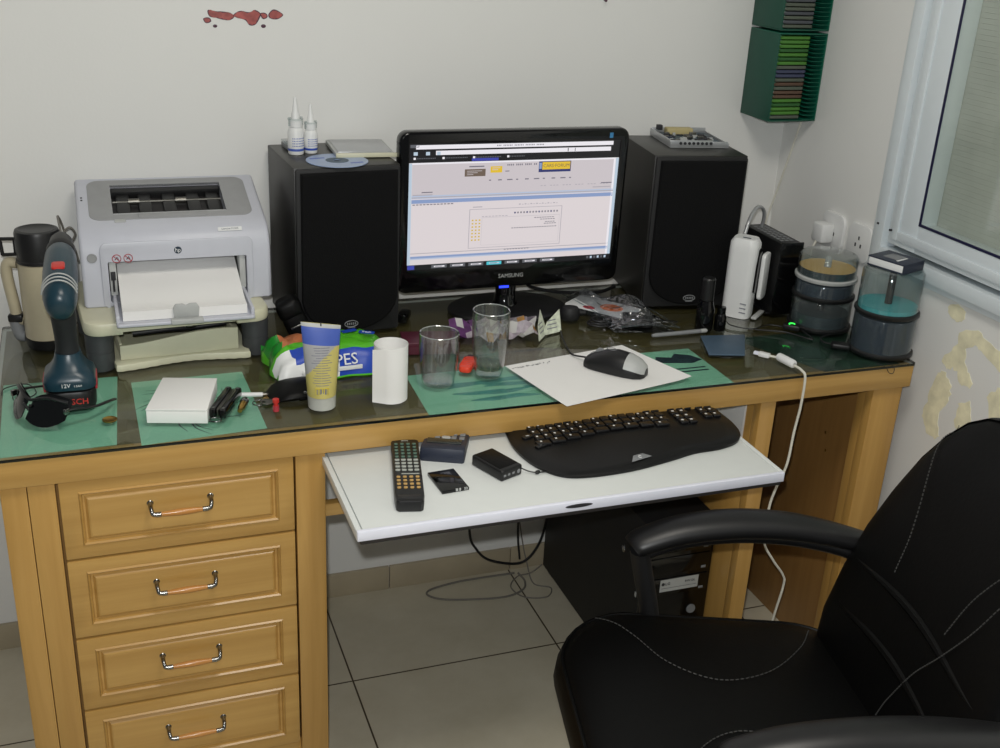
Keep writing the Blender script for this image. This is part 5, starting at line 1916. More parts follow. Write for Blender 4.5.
# ================================================================== router, drive dock
t = thing('router', 'white upright router with a dark curved inset, right of the right speaker', 'router', (-0.262, -0.306, DZ), math.radians(-50))
body = [[(x * sx, y, z) for x, y in rrect(0.062, 0.048, 0.016, 5)] for z, sx in ((0.0, 1.0), (0.004, 1.03), (0.150, 1.03), (0.168, 1.0))]
top = [(x * 0.80, y * 0.85, 0.178) for x, y in rrect(0.062, 0.048, 0.016, 5)]
g = G()
g.rings(body + [top])
obj('body', g, 'white_pl', t)
g = G()
poly = [(-0.012, 0.062), (0.002, 0.055), (0.014, 0.058), (0.018, 0.075), (0.018, 0.150), (0.010, 0.158), (-0.004, 0.155), (-0.010, 0.120)]
g.prism(poly, 0.0, 0.003, 0.001, T=Matrix(((0, 0, 1, 0.0312), (1, 0, 0, 0.0), (0, 1, 0, 0), (0, 0, 0, 1))))
obj('dark_inset', g, 'gloss_black', t)
g = G().prism(rrect(0.040, 0.105, 0.010, 5, 0, 0.090), 0.0, 0.010, 0.003, T=Matrix(((0, 0, 1, 0.0345), (1, 0, 0, 0.032), (0, 1, 0, 0), (0, 0, 0, 1))))
obj('side_wing', g, 'white_pl', t)
g = G()
for k in range(3):
    g.box(0.012, -0.0252, 0.014 + k * 0.010, 0.026, -0.0240, 0.016 + k * 0.010)
obj('small_print', g, 'ink_lt', t)
g = G().box(-0.006, -0.010, 0.1775, 0.012, -0.006, 0.1790, 0.0004)
obj('slot', g, 'night_ink', t)
g = G().box(0.036, -0.01, 0.0, 0.048, 0.050, 0.006, 0.002)
obj('stand_foot', g, 'lt_grey', t)

t = thing('drive_dock', 'black upright drive enclosure standing behind the white router', 'enclosure', (-0.158, -0.250, DZ), math.radians(-2))
g = G().box(-0.027, -0.080, 0.004, 0.027, 0.080, 0.165, 0.003)
obj('casing', g, 'black', t)
g = G().box(-0.0285, -0.0830, 0.002, 0.0285, -0.0790, 0.167, 0.0015)
obj('front_frame', g, 'gloss_black', t)
g = G()
for k in range(9):
    for q in range(3):
        g.box(-0.016 + q * 0.012, -0.060 + k * 0.014, 0.1648, -0.008 + q * 0.012, -0.052 + k * 0.014, 0.1656)
obj('top_vent', g, 'grey_pl', t)
g = G().box(-0.034, -0.070, 0.0, 0.034, 0.070, 0.0038, 0.001)
obj('foot', g, 'black', t)
g = G().tube(spline([(-0.248, -0.275, DZ + 0.175), (-0.232, -0.262, DZ + 0.205), (-0.200, -0.235, DZ + 0.222), (-0.170, -0.215, DZ + 0.212), (-0.158, -0.205, DZ + 0.185), (-0.158, -0.185, DZ + 0.12), (-0.162, -0.172, DZ + 0.05)], 8), 0.0042, 10)
single('silver_cable', g, 'silver', 'thick silver cable arching from the white router over the black enclosure', 'cable')
g = G()
g.tube(spline([(-0.335, -0.350, DZ + 0.002), (-0.31, -0.335, DZ + 0.004), (-0.315, -0.37, DZ + 0.003), (-0.28, -0.40, DZ + 0.002), (-0.23, -0.385, DZ + 0.002), (-0.20, -0.40, DZ + 0.002), (-0.165, -0.37, DZ + 0.003)], 8), 0.0013, 6)
single('thin_lead', g, 'cable_k', 'thin black lead looping on the glass in front of the router', 'cable')
g = G()
g.tube(spline([(-0.275, -0.405, DZ + 0.002), (-0.22, -0.435, DZ + 0.003), (-0.185, -0.485, DZ + 0.002), (-0.175, -0.43, DZ + 0.002)], 8), 0.0016, 6)
single('thin_lead', g, 'cable_k', 'thin black lead on the glass running to the front disc spindle', 'cable')
t = thing('lit_plug', 'small black plug with a green light at the foot of the tall disc spindle', 'plug', (-0.193, -0.418, DZ), math.radians(-40))
g = G().box(-0.018, -0.008, 0.0, 0.018, 0.008, 0.012, 0.003)
obj('body', g, 'black', t)
g = G().tube([(0.006 * math.cos(a), 0.006 * math.sin(a), 0.0128) for a in [0.3 + 3.6 * k / 12 for k in range(13)]], 0.0013, 6)
obj('light', g, 'led_green', t)

# ================================================================== disc spindles
def spindle(loc, lab, h, r, cover, base='black', group='disc spindles at the desk end'):
    """A spindle box: base with raised rim, centre rod, clear cover."""
    t = thing('disc_spindle', lab, 'spindle', loc, 0, group)
    g = G().lathe([(0, 0), (r + 0.002, 0), (r + 0.0035, 0.002), (r + 0.0035, 0.007), (r + 0.001, 0.009), (r - 0.002, 0.0085), (0, 0.0085)], seg=48)
    obj('base', g, base, t)
    g = G().lathe([(0, 0.0084), (0.0075, 0.0085), (0.0072, h - 0.012), (0.005, h - 0.008), (0, h - 0.008)], seg=18)
    obj('rod', g, 'black' if base == 'black' else 'lt_grey', t)
    rc = r - 0.0005
    g = G().lathe([(rc, 0.0088), (rc, h - 0.006), (rc - 0.004, h - 0.001), (rc - 0.008, h), (0, h), (0, h - 0.0015), (rc - 0.008, h - 0.0015), (rc - 0.0045, h - 0.0028), (rc - 0.0014, h - 0.007), (rc - 0.0014, 0.0088), (rc, 0.0088)], seg=48)
    obj('cover', g, cover, t)
    return t
def discs(loc, z0, z1, matl, top, lab):
    g = G().lathe([(0.0082, z0), (0.059, z0), (0.059, z1), (0.0082, z1), (0.0082, z0)], seg=48)
    for f in g.bm.faces:
        if f.normal.z > 0.9:
            f.material_index = 1
    return single('disc_stack', g, [matl, top], lab, 'discs', loc, kind='stuff')
AX, AY, BX, BY = -0.114, -0.402, -0.0745, -0.563
RA = 0.0645
spindle((AX, AY, DZ), 'lowest of the three stacked clear disc spindles beside the black enclosure', 0.068, RA, 'clear_pl')
discs((AX, AY, DZ), 0.0092, 0.034, 'disc_dark', 'disc_dark', 'dark discs piled in the lowest of the three stacked spindles')
spindle((AX, AY, DZ + 0.0683), 'middle one of the three stacked clear disc spindles, full of blue discs', 0.040, RA - 0.0015, 'hazy_pl')
discs((AX, AY, DZ + 0.0683), 0.0092, 0.036, 'disc_blue', 'disc_blue', 'blue discs filling the middle one of the three stacked spindles')
spindle((AX, AY, DZ + 0.1086), 'uppermost of the three stacked disc spindles, pale rim and gold discs', 0.054, RA - 0.002, 'clear_pl', 'lt_grey')
discs((AX, AY, DZ + 0.1086), 0.0092, 0.024, 'disc_dark', 'disc_gold', 'gold topped discs in the uppermost of the three stacked spindles')
RB = 0.0625
spindle((BX, BY, DZ), 'lower of the two disc spindles at the desk corner, full of dark discs', 0.084, RB, 'hazy_pl')
discs((BX, BY, DZ), 0.0092, 0.079, 'disc_blue', 'disc_dark', 'dark blue discs filling the lower spindle at the desk corner')
spindle((BX, BY, DZ + 0.0843), 'upper disc spindle at the desk corner, teal disc inside and a small box on top', 0.094, RB - 0.001, 'clear_pl')
discs((BX, BY, DZ + 0.0843), 0.0092, 0.018, 'disc_teal', 'disc_teal', 'teal disc lying in the upper spindle at the desk corner')
t = thing('gadget_box', 'small black and white box lying on the corner disc spindle', 'box', (BX + 0.000, BY + 0.002, DZ + 0.1786), math.radians(-72))
g = G().box(-0.040, -0.034, 0.0015, 0.040, 0.034, 0.0185, 0.003)
obj('sleeve_inside', g, 'white_pl', t)
g = G()
g.box(-0.0415, -0.0345, 0.0, 0.0425, 0.0355, 0.0030, 0.0008)
g.box(-0.0415, -0.0345, 0.0170, 0.0425, 0.0355, 0.0200, 0.0008)
g.box(0.0395, -0.0345, 0.0030, 0.0425, 0.0355, 0.0170, 0.0008)
obj('sleeve', g, 'dk_blue_pl', t)
g = G().box(-0.020, -0.016, 0.0200, 0.012, 0.018, 0.0206, 0.0002)
g.use(1).box(0.014, -0.022, 0.0200, 0.019, 0.014, 0.0206, 0.0002)
obj('sleeve_print', g, ['grey_pl', 'white_pl'], t)
t = thing('flat_plug', 'flat black plug lying at the foot of the corner disc spindle', 'plug', (-0.150, -0.535, DZ), math.radians(-35))
g = G().prism(rrect(0.040, 0.024, 0.006), 0.0, 0.010, 0.003)
obj('body', g, 'black', t)
g = G().tube(spline([(-0.018, 0, 0.005), (-0.035, 0.012, 0.003), (-0.04, 0.04, 0.002), (-0.02, 0.07, 0.002)], 6), 0.0018, 6)
obj('cord', g, 'cable_k', t)
g = G().tube(spline([(-0.135, -0.632, DZ + 0.0015), (-0.128, -0.640, DZ + 0.0015), (-0.118, -0.6435, DZ - 0.004), (-0.108, -0.6435, DZ - 0.016), (-0.098, -0.6435, DZ - 0.018), (-0.097, -0.6435, DZ - 0.008), (-0.105, -0.6425, DZ + 0.001), (-0.112, -0.636, DZ + 0.0015)], 6), 0.0008, 6)
single('wire_loop', g, 'ink', 'small black wire loop hanging over the desk edge below the corner spindle', 'wire')

# ================================================================== things on the keyboard tray
TZ = 0.7197
t = thing('remote_control', 'long black remote control with amber and grey buttons lying on the keyboard tray', 'remote', (-1.139, -0.744, TZ), math.radians(-13))
g = G().prism([(-0.0235, 0.105), (-0.0235, -0.085), (-0.0215, -0.104), (-0.017, -0.108), (0.017, -0.108), (0.0215, -0.104), (0.0235, -0.085), (0.0235, 0.105), (0.019, 0.109), (-0.019, 0.109)], 0.0, 0.020, 0.003)
obj('body', g, 'black', t)
g = G()
for r in range(14):
    y = 0.088 - r * 0.0118
    if r == 9:
        continue
    for c in range(4):
        x = -0.0155 + c * 0.0103
        m = 0 if r < 5 else (1 if r < 9 else 2)
        w = 0.0032 if m != 1 else 0.0040
        g.use(m).prism(rrect(w * 2, 0.0050, 0.002), 0.0198, 0.0222, 0.0006, T=TR((x, y, 0)))
g.use(3).box(-0.010, -0.0195, 0.0198, 0.019, -0.0165, 0.0204)
obj('buttons', g, ['remote_g', 'remote_w', 'remote_y', 'remote_w'], t)
g = G().box(-0.018, -0.103, 0.0198, 0.018, -0.088, 0.0206, 0.0003)
obj('end_plate', g, 'key_black', t)
g = G()
for k in range(6):
    g.box(-0.006 + k * 0.002, 0.1005, 0.0199, -0.0046 + k * 0.002, 0.1035, 0.0203)
obj('lettering', g, 'remote_w', t)

t = thing('calculator', 'dark blue desk calculator lying on the keyboard tray behind the battery pack', 'calculator', (-1.035, -0.632, TZ), math.radians(-24))
g = G()
prof = [(-0.075, 0.0), (0.085, 0.0), (0.085, 0.012), (-0.030, 0.018), (-0.060, 0.026), (-0.072, 0.024), (-0.077, 0.012)]
g.prism(prof, -0.0385, 0.0385, 0.004, T=Matrix(((0, 0, 1, 0), (1, 0, 0, 0), (0, 1, 0, 0), (0, 0, 0, 1))))
obj('body', g, 'dk_blue_pl', t)
g = G().box(-0.030, -0.052, 0.0235, 0.030, -0.034, 0.0248, 0.0005, T=TR((0, 0, 0.0005), -0.0))
obj('display', g, 'lcd', t)
g = G()
for r in range(5):
    for c in range(5):
        if r == 0 and c == 2:
            continue
        g.box(-0.034 + c * 0.0142, -0.020 + r * 0.0165, 0.0168 - r * 0.0009, -0.0245 + c * 0.0142, -0.010 + r * 0.0165, 0.0196 - r * 0.0009, 0.001)
g.use(1).prism(rrect(0.016, 0.010, 0.0045), 0.0168, 0.0200, 0.001, T=TR((0, -0.0165, 0)))
obj('keys', g, ['grey_pl', 'lt_grey'], t)

t = thing('battery_pack', 'flat black battery pack with metal contacts lying between the remote and the camera', 'battery', (-1.077, -0.772, TZ), math.radians(4))
g = G().box(-0.0235, -0.0345, 0.0, 0.0235, 0.0345, 0.0055, 0.001)
obj('casing', g, 'gloss_black', t)
g = G()
for x, w in ((0.002, 0.004), (0.0075, 0.003), (0.016, 0.002), (0.0195, 0.002)):
    g.box(x - w / 2, -0.0348, 0.0015, x + w / 2, -0.0325, 0.0058, 0.0003)
obj('contacts', g, 'lt_grey', t)
g = G()
for k in range(4):
    g.box(-0.004 + k * 0.005, 0.024 - k * 0.003, 0.0054, 0.012, 0.0248 - k * 0.003, 0.0057)
obj('small_print', g, 'ink_lt', t)

t = thing('compact_camera', 'small black compact camera with a wrist strap lying on the keyboard tray', 'camera', (-0.985, -0.748, TZ), math.radians(22))
g = G().box(-0.026, -0.044, 0.0, 0.026, 0.040, 0.020, 0.004, 3)
obj('body', g, 'black', t)
g = G()
g.box(-0.022, -0.034, 0.0198, 0.022, 0.036, 0.0207, 0.0005)
obj('back_plate', g, 'leather', t)
g = G()
for x in (-0.018, -0.008, 0.003):
    g.box(x - 0.003, -0.0446, 0.008, x + 0.003, -0.0434, 0.012, 0.0004)
g.lathe([(0, 0.001), (0.004, 0.0005), (0.004, 0)], T=TR((0.016, -0.0442, 0.0100), PI / 2), seg=12)
obj('end_button', g, 'grey_pl', t)
g = G()
g.tube(spline([(0.026, -0.030, 0.010), (0.040, -0.050, 0.004), (0.055, -0.062, 0.003), (0.070, -0.060, 0.003), (0.085, -0.048, 0.003), (0.092, -0.028, 0.004), (0.094, -0.012, 0.004)], 7), 0.0011, 6)
g.tube(spline([(0.055, -0.062, 0.003), (0.074, -0.066, 0.003), (0.090, -0.050, 0.004), (0.098, -0.026, 0.004), (0.096, -0.010, 0.004)], 7), 0.0011, 6)
st = obj('strap', g, 'cable_k', t)
g = G().ell((0.050, -0.060, 0.004), (0.006, 0.004, 0.0035), u=14, v=10)
obj('slider', g, 'black', st)

t.scale = (0.90, 0.92, 1.0)
# ---- curved ergonomic keyboard
t = thing('computer_keyboard', 'black curved ergonomic keyboard on the white pull-out tray', 'keyboard', (-0.703, -0.692, TZ), 0)
outline = spline([(-0.205, 0.115), (-0.222, 0.050), (-0.226, -0.010), (-0.214, -0.070), (-0.185, -0.112), (-0.140, -0.126), (-0.060, -0.124), (0.020, -0.108), (0.080, -0.092), (0.135, -0.088), (0.180, -0.070),
                  (0.204, -0.030), (0.207, 0.030), (0.200, 0.100), (0.150, 0.125), (0.0, 0.135), (-0.150, 0.128)], 5, True)
def kz(x, y):
    d = max(0.0, min(1.0, (y + 0.125) / 0.12))
    return 0.008 + 0.008 * d ** 0.6 + 0.003 * math.sin(x * 14 + 1.2)
t2 = bmesh.new()
R0 = [t2.verts.new((p.x, p.y, 0.001)) for p in outline]
R1 = [t2.verts.new((p.x * 1.005, p.y * 1.005, 0.006)) for p in outline]
rws = [R0, R1]
for sc_ in (0.985, 0.95, 0.85, 0.7, 0.5, 0.25):
    rws.append([t2.verts.new((p.x * sc_, p.y * sc_ , kz(p.x * sc_, p.y * sc_) - (0.003 if sc_ > 0.98 else 0))) for p in outline])
for a, b in zip(rws, rws[1:]):
    n = len(a)
    for k in range(n):
        t2.faces.new((a[k], a[(k + 1) % n], b[(k + 1) % n], b[k]))
t2.faces.new(rws[-1])
t2.faces.new(list(reversed(R0)))
bmesh.ops.recalc_face_normals(t2, faces=t2.faces)
g = G()
g.add(t2)
kb = obj('case', g, 'kb_black', t, sharp=45)
g = G()
random.seed(2)
for r in range(6):
    nk = 15 if r < 5 else 9
    for c in range(nk):
        x = -0.178 + c * 0.0178 * (15 / nk)
        y = -0.040 + (5 - r) * -0.0 + r * 0.0005 + (5 - r) * 0.0
        yy = 0.100 - r * 0.0195 + 0.010 * math.cos(x * 16 + 0.4) - 0.006
        w = 0.0080 * (15 / nk)
        zz = kz(x, yy)
        g.use(0).prism(rrect(w * 2, 0.0165, 0.003), 0.0, 0.005, 0.0016, T=TR((x, yy, zz - 0.0005)))
        if random.random() < 0.8:
            g.use(1).box(x - 0.005, yy + 0.001, zz + 0.0044, x - 0.0015, yy + 0.005, zz + 0.0048)
    for c in range(3 if r in (0, 1, 2) else 2):
        x = 0.105 + c * 0.0185
        yy = 0.100 - r * 0.0195 - 0.002
        zz = kz(x, yy)
        g.use(0).prism(rrect(0.016, 0.0165, 0.003), 0.0, 0.005, 0.0016, T=TR((x, yy, zz - 0.0005)))
        g.use(1).box(x - 0.004, yy, zz + 0.0044, x + 0.001, yy + 0.004, zz + 0.0048)
    for c in range(2):
        x = 0.165 + c * 0.0185
        yy = 0.096 - r * 0.0195
        if abs(x) < 0.19 and r < 5:
            zz = kz(x, yy)
            g.use(0).prism(rrect(0.016, 0.0165, 0.003), 0.0, 0.005, 0.0016, T=TR((x, yy, zz - 0.0005)))
            g.use(1).box(x - 0.004, yy, zz + 0.0044, x, yy + 0.004, zz + 0.0048)
obj('keys', g, ['key_black', 'white_pl'], t)
g = G()
g.prism([(-0.018, -0.010), (0.026, -0.004), (0.014, 0.008), (-0.006, 0.006)], 0.0, 0.0012, 0.0004, T=TR((-0.040, -0.104, 0.0155), 0.14, 0, 0.1))
g.use(1).tube([(0.003 * math.cos(a), 0.003 * math.sin(a), 0.0016) for a in [0.5 + 4.6 * k / 12 for k in range(13)]], 0.0006, 6, T=TR((-0.036, -0.104, 0.0155), 0.14, 0, 0.1))
obj('emblem_plate', g, ['grey_pl', 'white_pl'], t)
for (x, y, a) in ((-0.196, 0.020, 0.4), (-0.186, -0.018, 0.4), (-0.200, 0.060, 0.3)):
    g = G().prism(rrect(0.022, 0.012, 0.004), 0.0, 0.004, 0.001, T=TR((x, y, kz(x, y) - 0.0005), 0, 0, a))
    g.use(1).ell((x, y, kz(x, y) + 0.0036), (0.004, 0.0014, 0.0008), u=10, v=8)
    obj('media_key', g, ['key_black', 'lt_grey'], t)

# ---- white cable with a thick bead hanging over the desk edge
t = thing('white_usb_cable', 'white cable with a thick bead running over the desk edge down to the floor', 'cable', (-0.33, -0.60, DZ))
g = G()
path = spline([(-0.338, -0.551, DZ + 0.006), (-0.322, -0.570, DZ + 0.006), (-0.316, -0.610, DZ + 0.007), (-0.314, -0.636, DZ + 0.006), (-0.312, -0.648, DZ - 0.006), (-0.313, -0.650, 0.72), (-0.320, -0.652, 0.665),
               (-0.330, -0.66, 0.600), (-0.346, -0.66, 0.55), (-0.352, -0.655, 0.50), (-0.348, -0.65, 0.42), (-0.315, -0.648, 0.365), (-0.280, -0.642, 0.320), (-0.272, -0.640, 0.290), (-0.276, -0.63, 0.20), (-0.275, -0.62, 0.10), (-0.28, -0.58, 0.02), (-0.25, -0.50, 0.004), (-0.20, -0.40, 0.004)], 8)
g.tube(path, 0.0026, 8)
obj('cord', g, 'cable_w', t, True)
g = G().lathe([(0.003, -0.0235), (0.0075, -0.022), (0.0085, -0.019), (0.0085, 0.019), (0.0075, 0.022), (0.003, 0.0235)], seg=20, T=TR((-0.3195, -0.590, DZ + 0.009), PI / 2, 0, math.radians(9)))
obj('bead', g, 'white_pl', t, True)
g = G()
T = TR((-0.343, -0.545, DZ + 0.006), 0, 0, math.radians(128))
g.box(-0.013, -0.006, -0.0045, 0.010, 0.006, 0.0045, 0.002, T=T)
g.use(1).box(0.0102, -0.0045, -0.0028, 0.020, 0.0045, 0.0028, 0.0006, T=T)
obj('plug', g, ['white_pl', 'white_edge'], t, True)

# ================================================================== under the desk
t = thing('computer_tower', 'black computer tower standing on the floor under the keyboard tray', 'computer', (-0.478, -0.30, 0.0))
g = G().box(-0.083, -0.232, 0.012, 0.083, 0.274, 0.425, 0.004)
obj('case', g, 'black_m', t)
g = G().box(-0.083, -0.246, 0.010, 0.083, -0.2322, 0.427, 0.005)
ff = obj('front_panel', g, 'gloss_black', t)
for k, z in enumerate((0.352, 0.300, 0.248)):
    g = G().box(-0.0745, -0.2490, z, 0.0745, -0.2455, z + 0.042, 0.0015)
    g.use(1).box(0.055, -0.2498, z + 0.004, 0.066, -0.2488, z + 0.010, 0.0004)
    b_ = obj('drive_bay', g, ['gloss_black', 'grey_pl'], ff)
g = G().box(-0.040, -0.2496, 0.258, 0.052, -0.2488, 0.288)
g.use(1).text('LG', 0.010, TR((-0.022, -0.2499, 0.277)) @ UPRIGHT, 0.0003)
g.lathe([(0, 0.0004), (0.004, 0.0004), (0.004, 0)], T=TR((-0.033, -0.2497, 0.277), PI / 2), seg=16)
g.text('RW DL', 0.008, TR((0.032, -0.2499, 0.277)) @ UPRIGHT, 0.0003)
g.box(-0.036, -0.2499, 0.266, 0.048, -0.2495, 0.2668)
sl = obj('drive_sticker', g, ['lt_grey', 'ink'], ff)
g = G()
g.lathe([(0, 0.003), (0.010, 0.003), (0.011, 0)], T=TR((0.045, -0.2462, 0.20), PI / 2), seg=20)
obj('power_button', g, 'grey_pl', ff)
g = G()
for sx in (-1, 1):
    for y in (-0.20, 0.20):
        g.box(sx * 0.06 - 0.015, y - 0.015, 0.0, sx * 0.06 + 0.015, y + 0.015, 0.0118, 0.002)
for q, (x, y) in enumerate(((-0.06, -0.20), (-0.06, 0.24), (0.06, -0.20), (0.06, 0.24))):
    gg = G().box(x - 0.015, y - 0.015, 0.0, x + 0.015, y + 0.015, 0.0118, 0.002)
    obj('foot', gg, 'black', t)
g.bm.free()
g = G()
for k in range(5):
    for q in range(7):
        pass
g.prism(rrect(0.10, 0.12, 0.01), 0, 0.0012, 0.0005, T=Matrix(((0, 0, -1, -0.0832), (1, 0, 0, 0.14), (0, 1, 0, 0.32), (0, 0, 0, 1))))
obj('side_vent', g, 'black', t)
g = G()
for y in (-0.225,):
    g.box(-0.0845, -0.228, 0.24, -0.0828, -0.222, 0.252, 0.0005)
obj('side_clip', g, 'lt_grey', t)

g = G()
g.tube(spline([(-0.74, -0.06, 0.66), (-0.778, -0.05, 0.35), (-0.776, -0.05, 0.165), (-0.755, -0.05, 0.105), (-0.715, -0.05, 0.066), (-0.634, -0.05, 0.045), (-0.590, -0.05, 0.085), (-0.570, -0.05, 0.16), (-0.568, -0.05, 0.26)], 9), 0.0032, 8)
single('hanging_cable', g, 'cable_k', 'black cable hanging in a loop along the wall beside the computer tower', 'cable')
g = G()
g.tube(spline([(-0.635, -0.038, 0.60), (-0.640, -0.030, 0.35), (-0.640, -0.035, 0.14), (-0.632, -0.04, 0.050)], 8), 0.0028, 8)
single('hanging_cable', g, 'cable_k', 'black cable hanging straight down the wall into the loop left of the tower', 'cable')
g = G()
g.tube(spline([(-0.655, -0.02, 0.50), (-0.650, -0.022, 0.28), (-0.628, -0.03, 0.12), (-0.615, -0.05, 0.04), (-0.610, -0.09, 0.004), (-0.575, -0.12, 0.004), (-0.60, -0.155, 0.004), (-0.655, -0.14, 0.004), (-0.672, -0.09, 0.004), (-0.64, -0.05, 0.004),
               (-0.60, -0.045, 0.006), (-0.572, -0.05, 0.03)], 9), 0.0018, 6)
single('grey_lead', g, 'cable_g', 'thin grey cable dropping down the wall and curling beside the tower', 'cable')
g = G()
g.tube(spline([(-0.64, -0.03, 0.003), (-0.732, -0.028, 0.003), (-0.80, -0.030, 0.003), (-0.872, -0.045, 0.003), (-0.882, -0.07, 0.003), (-0.836, -0.10, 0.003), (-0.713, -0.125, 0.003), (-0.65, -0.11, 0.003), (-0.628, -0.075, 0.003), (-0.636, -0.045, 0.012)], 9), 0.0026, 8)
single('floor_cable', g, 'cable_g', 'long grey cable loop lying on the floor tiles along the skirting', 'cable')

# ================================================================== disc racks in the corner, and the wire below them
def rack(z0, h, lab, cols, name):
    t = thing('disc_rack', lab, 'rack', (-0.0645, -0.0615, z0), 0, 'green disc racks')
    W, D = 0.0630, 0.0600
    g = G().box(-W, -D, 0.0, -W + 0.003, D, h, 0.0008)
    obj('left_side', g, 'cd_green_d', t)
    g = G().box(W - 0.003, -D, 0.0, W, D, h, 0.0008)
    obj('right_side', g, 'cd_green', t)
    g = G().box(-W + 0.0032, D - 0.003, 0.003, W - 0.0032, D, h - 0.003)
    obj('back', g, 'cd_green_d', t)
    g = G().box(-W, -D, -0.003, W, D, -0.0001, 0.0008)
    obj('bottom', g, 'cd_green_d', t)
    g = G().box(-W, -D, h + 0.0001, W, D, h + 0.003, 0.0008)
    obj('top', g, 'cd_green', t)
    n = len(cols)
    p = (h - 0.004) / n
    g = G()
    for k in range(n + 1):
        z = 0.001 + k * p
        g.box(W - 0.034, -D + 0.001, z - 0.0006, W - 0.0032, D - 0.004, z + 0.0006, 0.0003)
    obj('slot_rib', g, 'cd_green', t)
    g = G()
    for k in range(n + 1):
        z = 0.001 + k * p
        g.box(-W + 0.0032, -D + 0.002, z - 0.0006, -W + 0.0075, D - 0.004, z + 0.0006, 0.0003)
    obj('slot_rib', g, 'cd_green', t)
    order = ['first', 'second', 'third', 'fourth', 'fifth', 'sixth', 'seventh', 'eighth', 'ninth', 'tenth', 'eleventh', 'twelfth', 'thirteenth', 'fourteenth', 'fifteenth', 'sixteenth', 'seventeenth', 'eighteenth', 'nineteenth', 'twentieth']
    for k, c in enumerate(cols):
        zc = h - 0.003 - (k + 0.5) * p
        gg = G().prism(rrect(0.081, 0.104, 0.006, 4, -0.0155, -0.001), zc - p * 0.40, zc + p * 0.40, p * 0.22)
        for f in gg.bm.faces:
            pass
        o = single('disc_case', gg, CDM[c], '%s disc sleeve in the %s green rack, %s from the %s' % (c, name, order[k] if name == 'lower' else order[n - 1 - k], 'top' if name == 'lower' else 'bottom'), 'disc case',
                   (-0.0645, -0.0615, z0), group='discs in the %s green rack' % name)
CDM = {'lime green': clear('lime_sleeve', (150, 220, 90), 1.45, 0.1, 1.2, 0.78, (84, 142, 58)), 'dark green': clear('green_sleeve', (90, 170, 100), 1.45, 0.1, 1.2, 0.78, (54, 106, 52)),
       'blue grey': clear('blue_sleeve', (120, 130, 170), 1.45, 0.1, 1.2, 0.8, (72, 78, 104)), 'grey': clear('grey_sleeve', (150, 160, 150), 1.45, 0.1, 1.2, 0.8, (96, 104, 92)),
       'red brown': clear('brown_sleeve', (160, 110, 90), 1.45, 0.1, 1.2, 0.8, (100, 78, 64)), 'dark grey': clear('dark_sleeve', (100, 104, 110), 1.45, 0.1, 1.2, 0.8, (84, 88, 94))}
LG_, DG_, BG_, GR_, RB_, DK_ = 'lime green', 'dark green', 'blue grey', 'grey', 'red brown', 'dark grey'
rack(1.1755, 0.188, 'dark green disc rack full of sleeves hanging in the room corner, the lower of two', [LG_, LG_, LG_, DG_, LG_, DG_, LG_, GR_, BG_, BG_, GR_, RB_, GR_, RB_, RB_, LG_, DG_, LG_, LG_, GR_], 'lower')
rack(1.3745, 0.188, 'dark green disc rack hanging above the other green rack in the room corner', [LG_, LG_, LG_, LG_, GR_, GR_, BG_, GR_, DK_, GR_, DK_, GR_, BG_, DK_, GR_, GR_, DK_, GR_, DK_, GR_], 'upper')
g = G()
g.tube(spline([(-0.004, -0.075, 1.171), (-0.004, -0.060, 1.12), (-0.004, -0.035, 1.04), (-0.004, -0.012, 0.97), (-0.012, -0.006, 0.92), (-0.02, -0.006, 0.86), (-0.025, -0.008, 0.80)], 8), 0.0024, 6)
single('white_wire', g, 'cable_w', 'thin white wire running down the room corner below the green racks', 'wire')

# ================================================================== office chair
CH = thing('office_chair', 'black leather office chair with padded armrests in front of the desk', 'chair', (-0.708, -1.188, 0.0), math.radians(77))
def seat_ring(z, sx, sy, cy=0.0, r=0.13):
    return [(p[0], p[1] + cy + 0.012, z + 0.008) for p in rrect(0.52 * sx, 0.555 * sy, r * min(sx, sy), 8)]
g = G()
rg = [seat_ring(0.385, 0.80, 0.80), seat_ring(0.395, 0.90, 0.90), seat_ring(0.415, 0.97, 0.97), seat_ring(0.440, 1.0, 1.0), seat_ring(0.462, 0.995, 0.99), seat_ring(0.478, 0.965, 0.96), seat_ring(0.489, 0.90, 0.90), seat_ring(0.4955, 0.78, 0.78),
      seat_ring(0.497, 0.55, 0.55), seat_ring(0.4955, 0.25, 0.25)]
for r in rg:
    for k, p in enumerate(r):
        # waterfall front and a slight hollow
        fy = max(0.0, (p[1] - 0.12) / 0.15)
        r[k] = (p[0], p[1], p[2] - 0.022 * fy ** 1.6 + 0.11 * p[1])
g.rings(rg)
seat = obj('seat', g, 'leather', CH, sharp=60)
def seat_z(x, y):
    e = max(abs(x) / 0.26, abs(y - 0.012) / 0.2775)
    z = 0.5055 if e < 0.72 else 0.5055 - 0.030 * ((e - 0.72) / 0.28) ** 1.7
    fy = max(0.0, (y - 0.12) / 0.15)
    return z - 0.022 * fy ** 1.6 + 0.11 * y
g = G()
def stitch(g, pts, zf, r=0.0011, gap=0.0):
    P = spline(pts, 10)
    n = len(P)
    k = 0
    while k + 1 < n:
        a, b = P[k], P[k + 1]
        d = (b - a)
        L_ = d.length
        m = max(1, int(L_ / 0.006))
        for q in range(m):
            p0 = a + d * (q / m)
            p1 = a + d * ((q + 0.62) / m)
            g.tube([(p0.x, p0.y, zf(p0.x, p0.y) + 0.0006), (p1.x, p1.y, zf(p1.x, p1.y) + 0.0006)], r, 4)
        k += 1
stitch(g, [(0.240, 0.205, 0), (0.165, 0.158, 0), (0.095, 0.118, 0), (0.058, 0.045, 0), (0.085, -0.045, 0), (0.155, -0.125, 0), (0.215, -0.165, 0)], seat_z)
obj('stitching', g, 'thread', seat)
g = G()
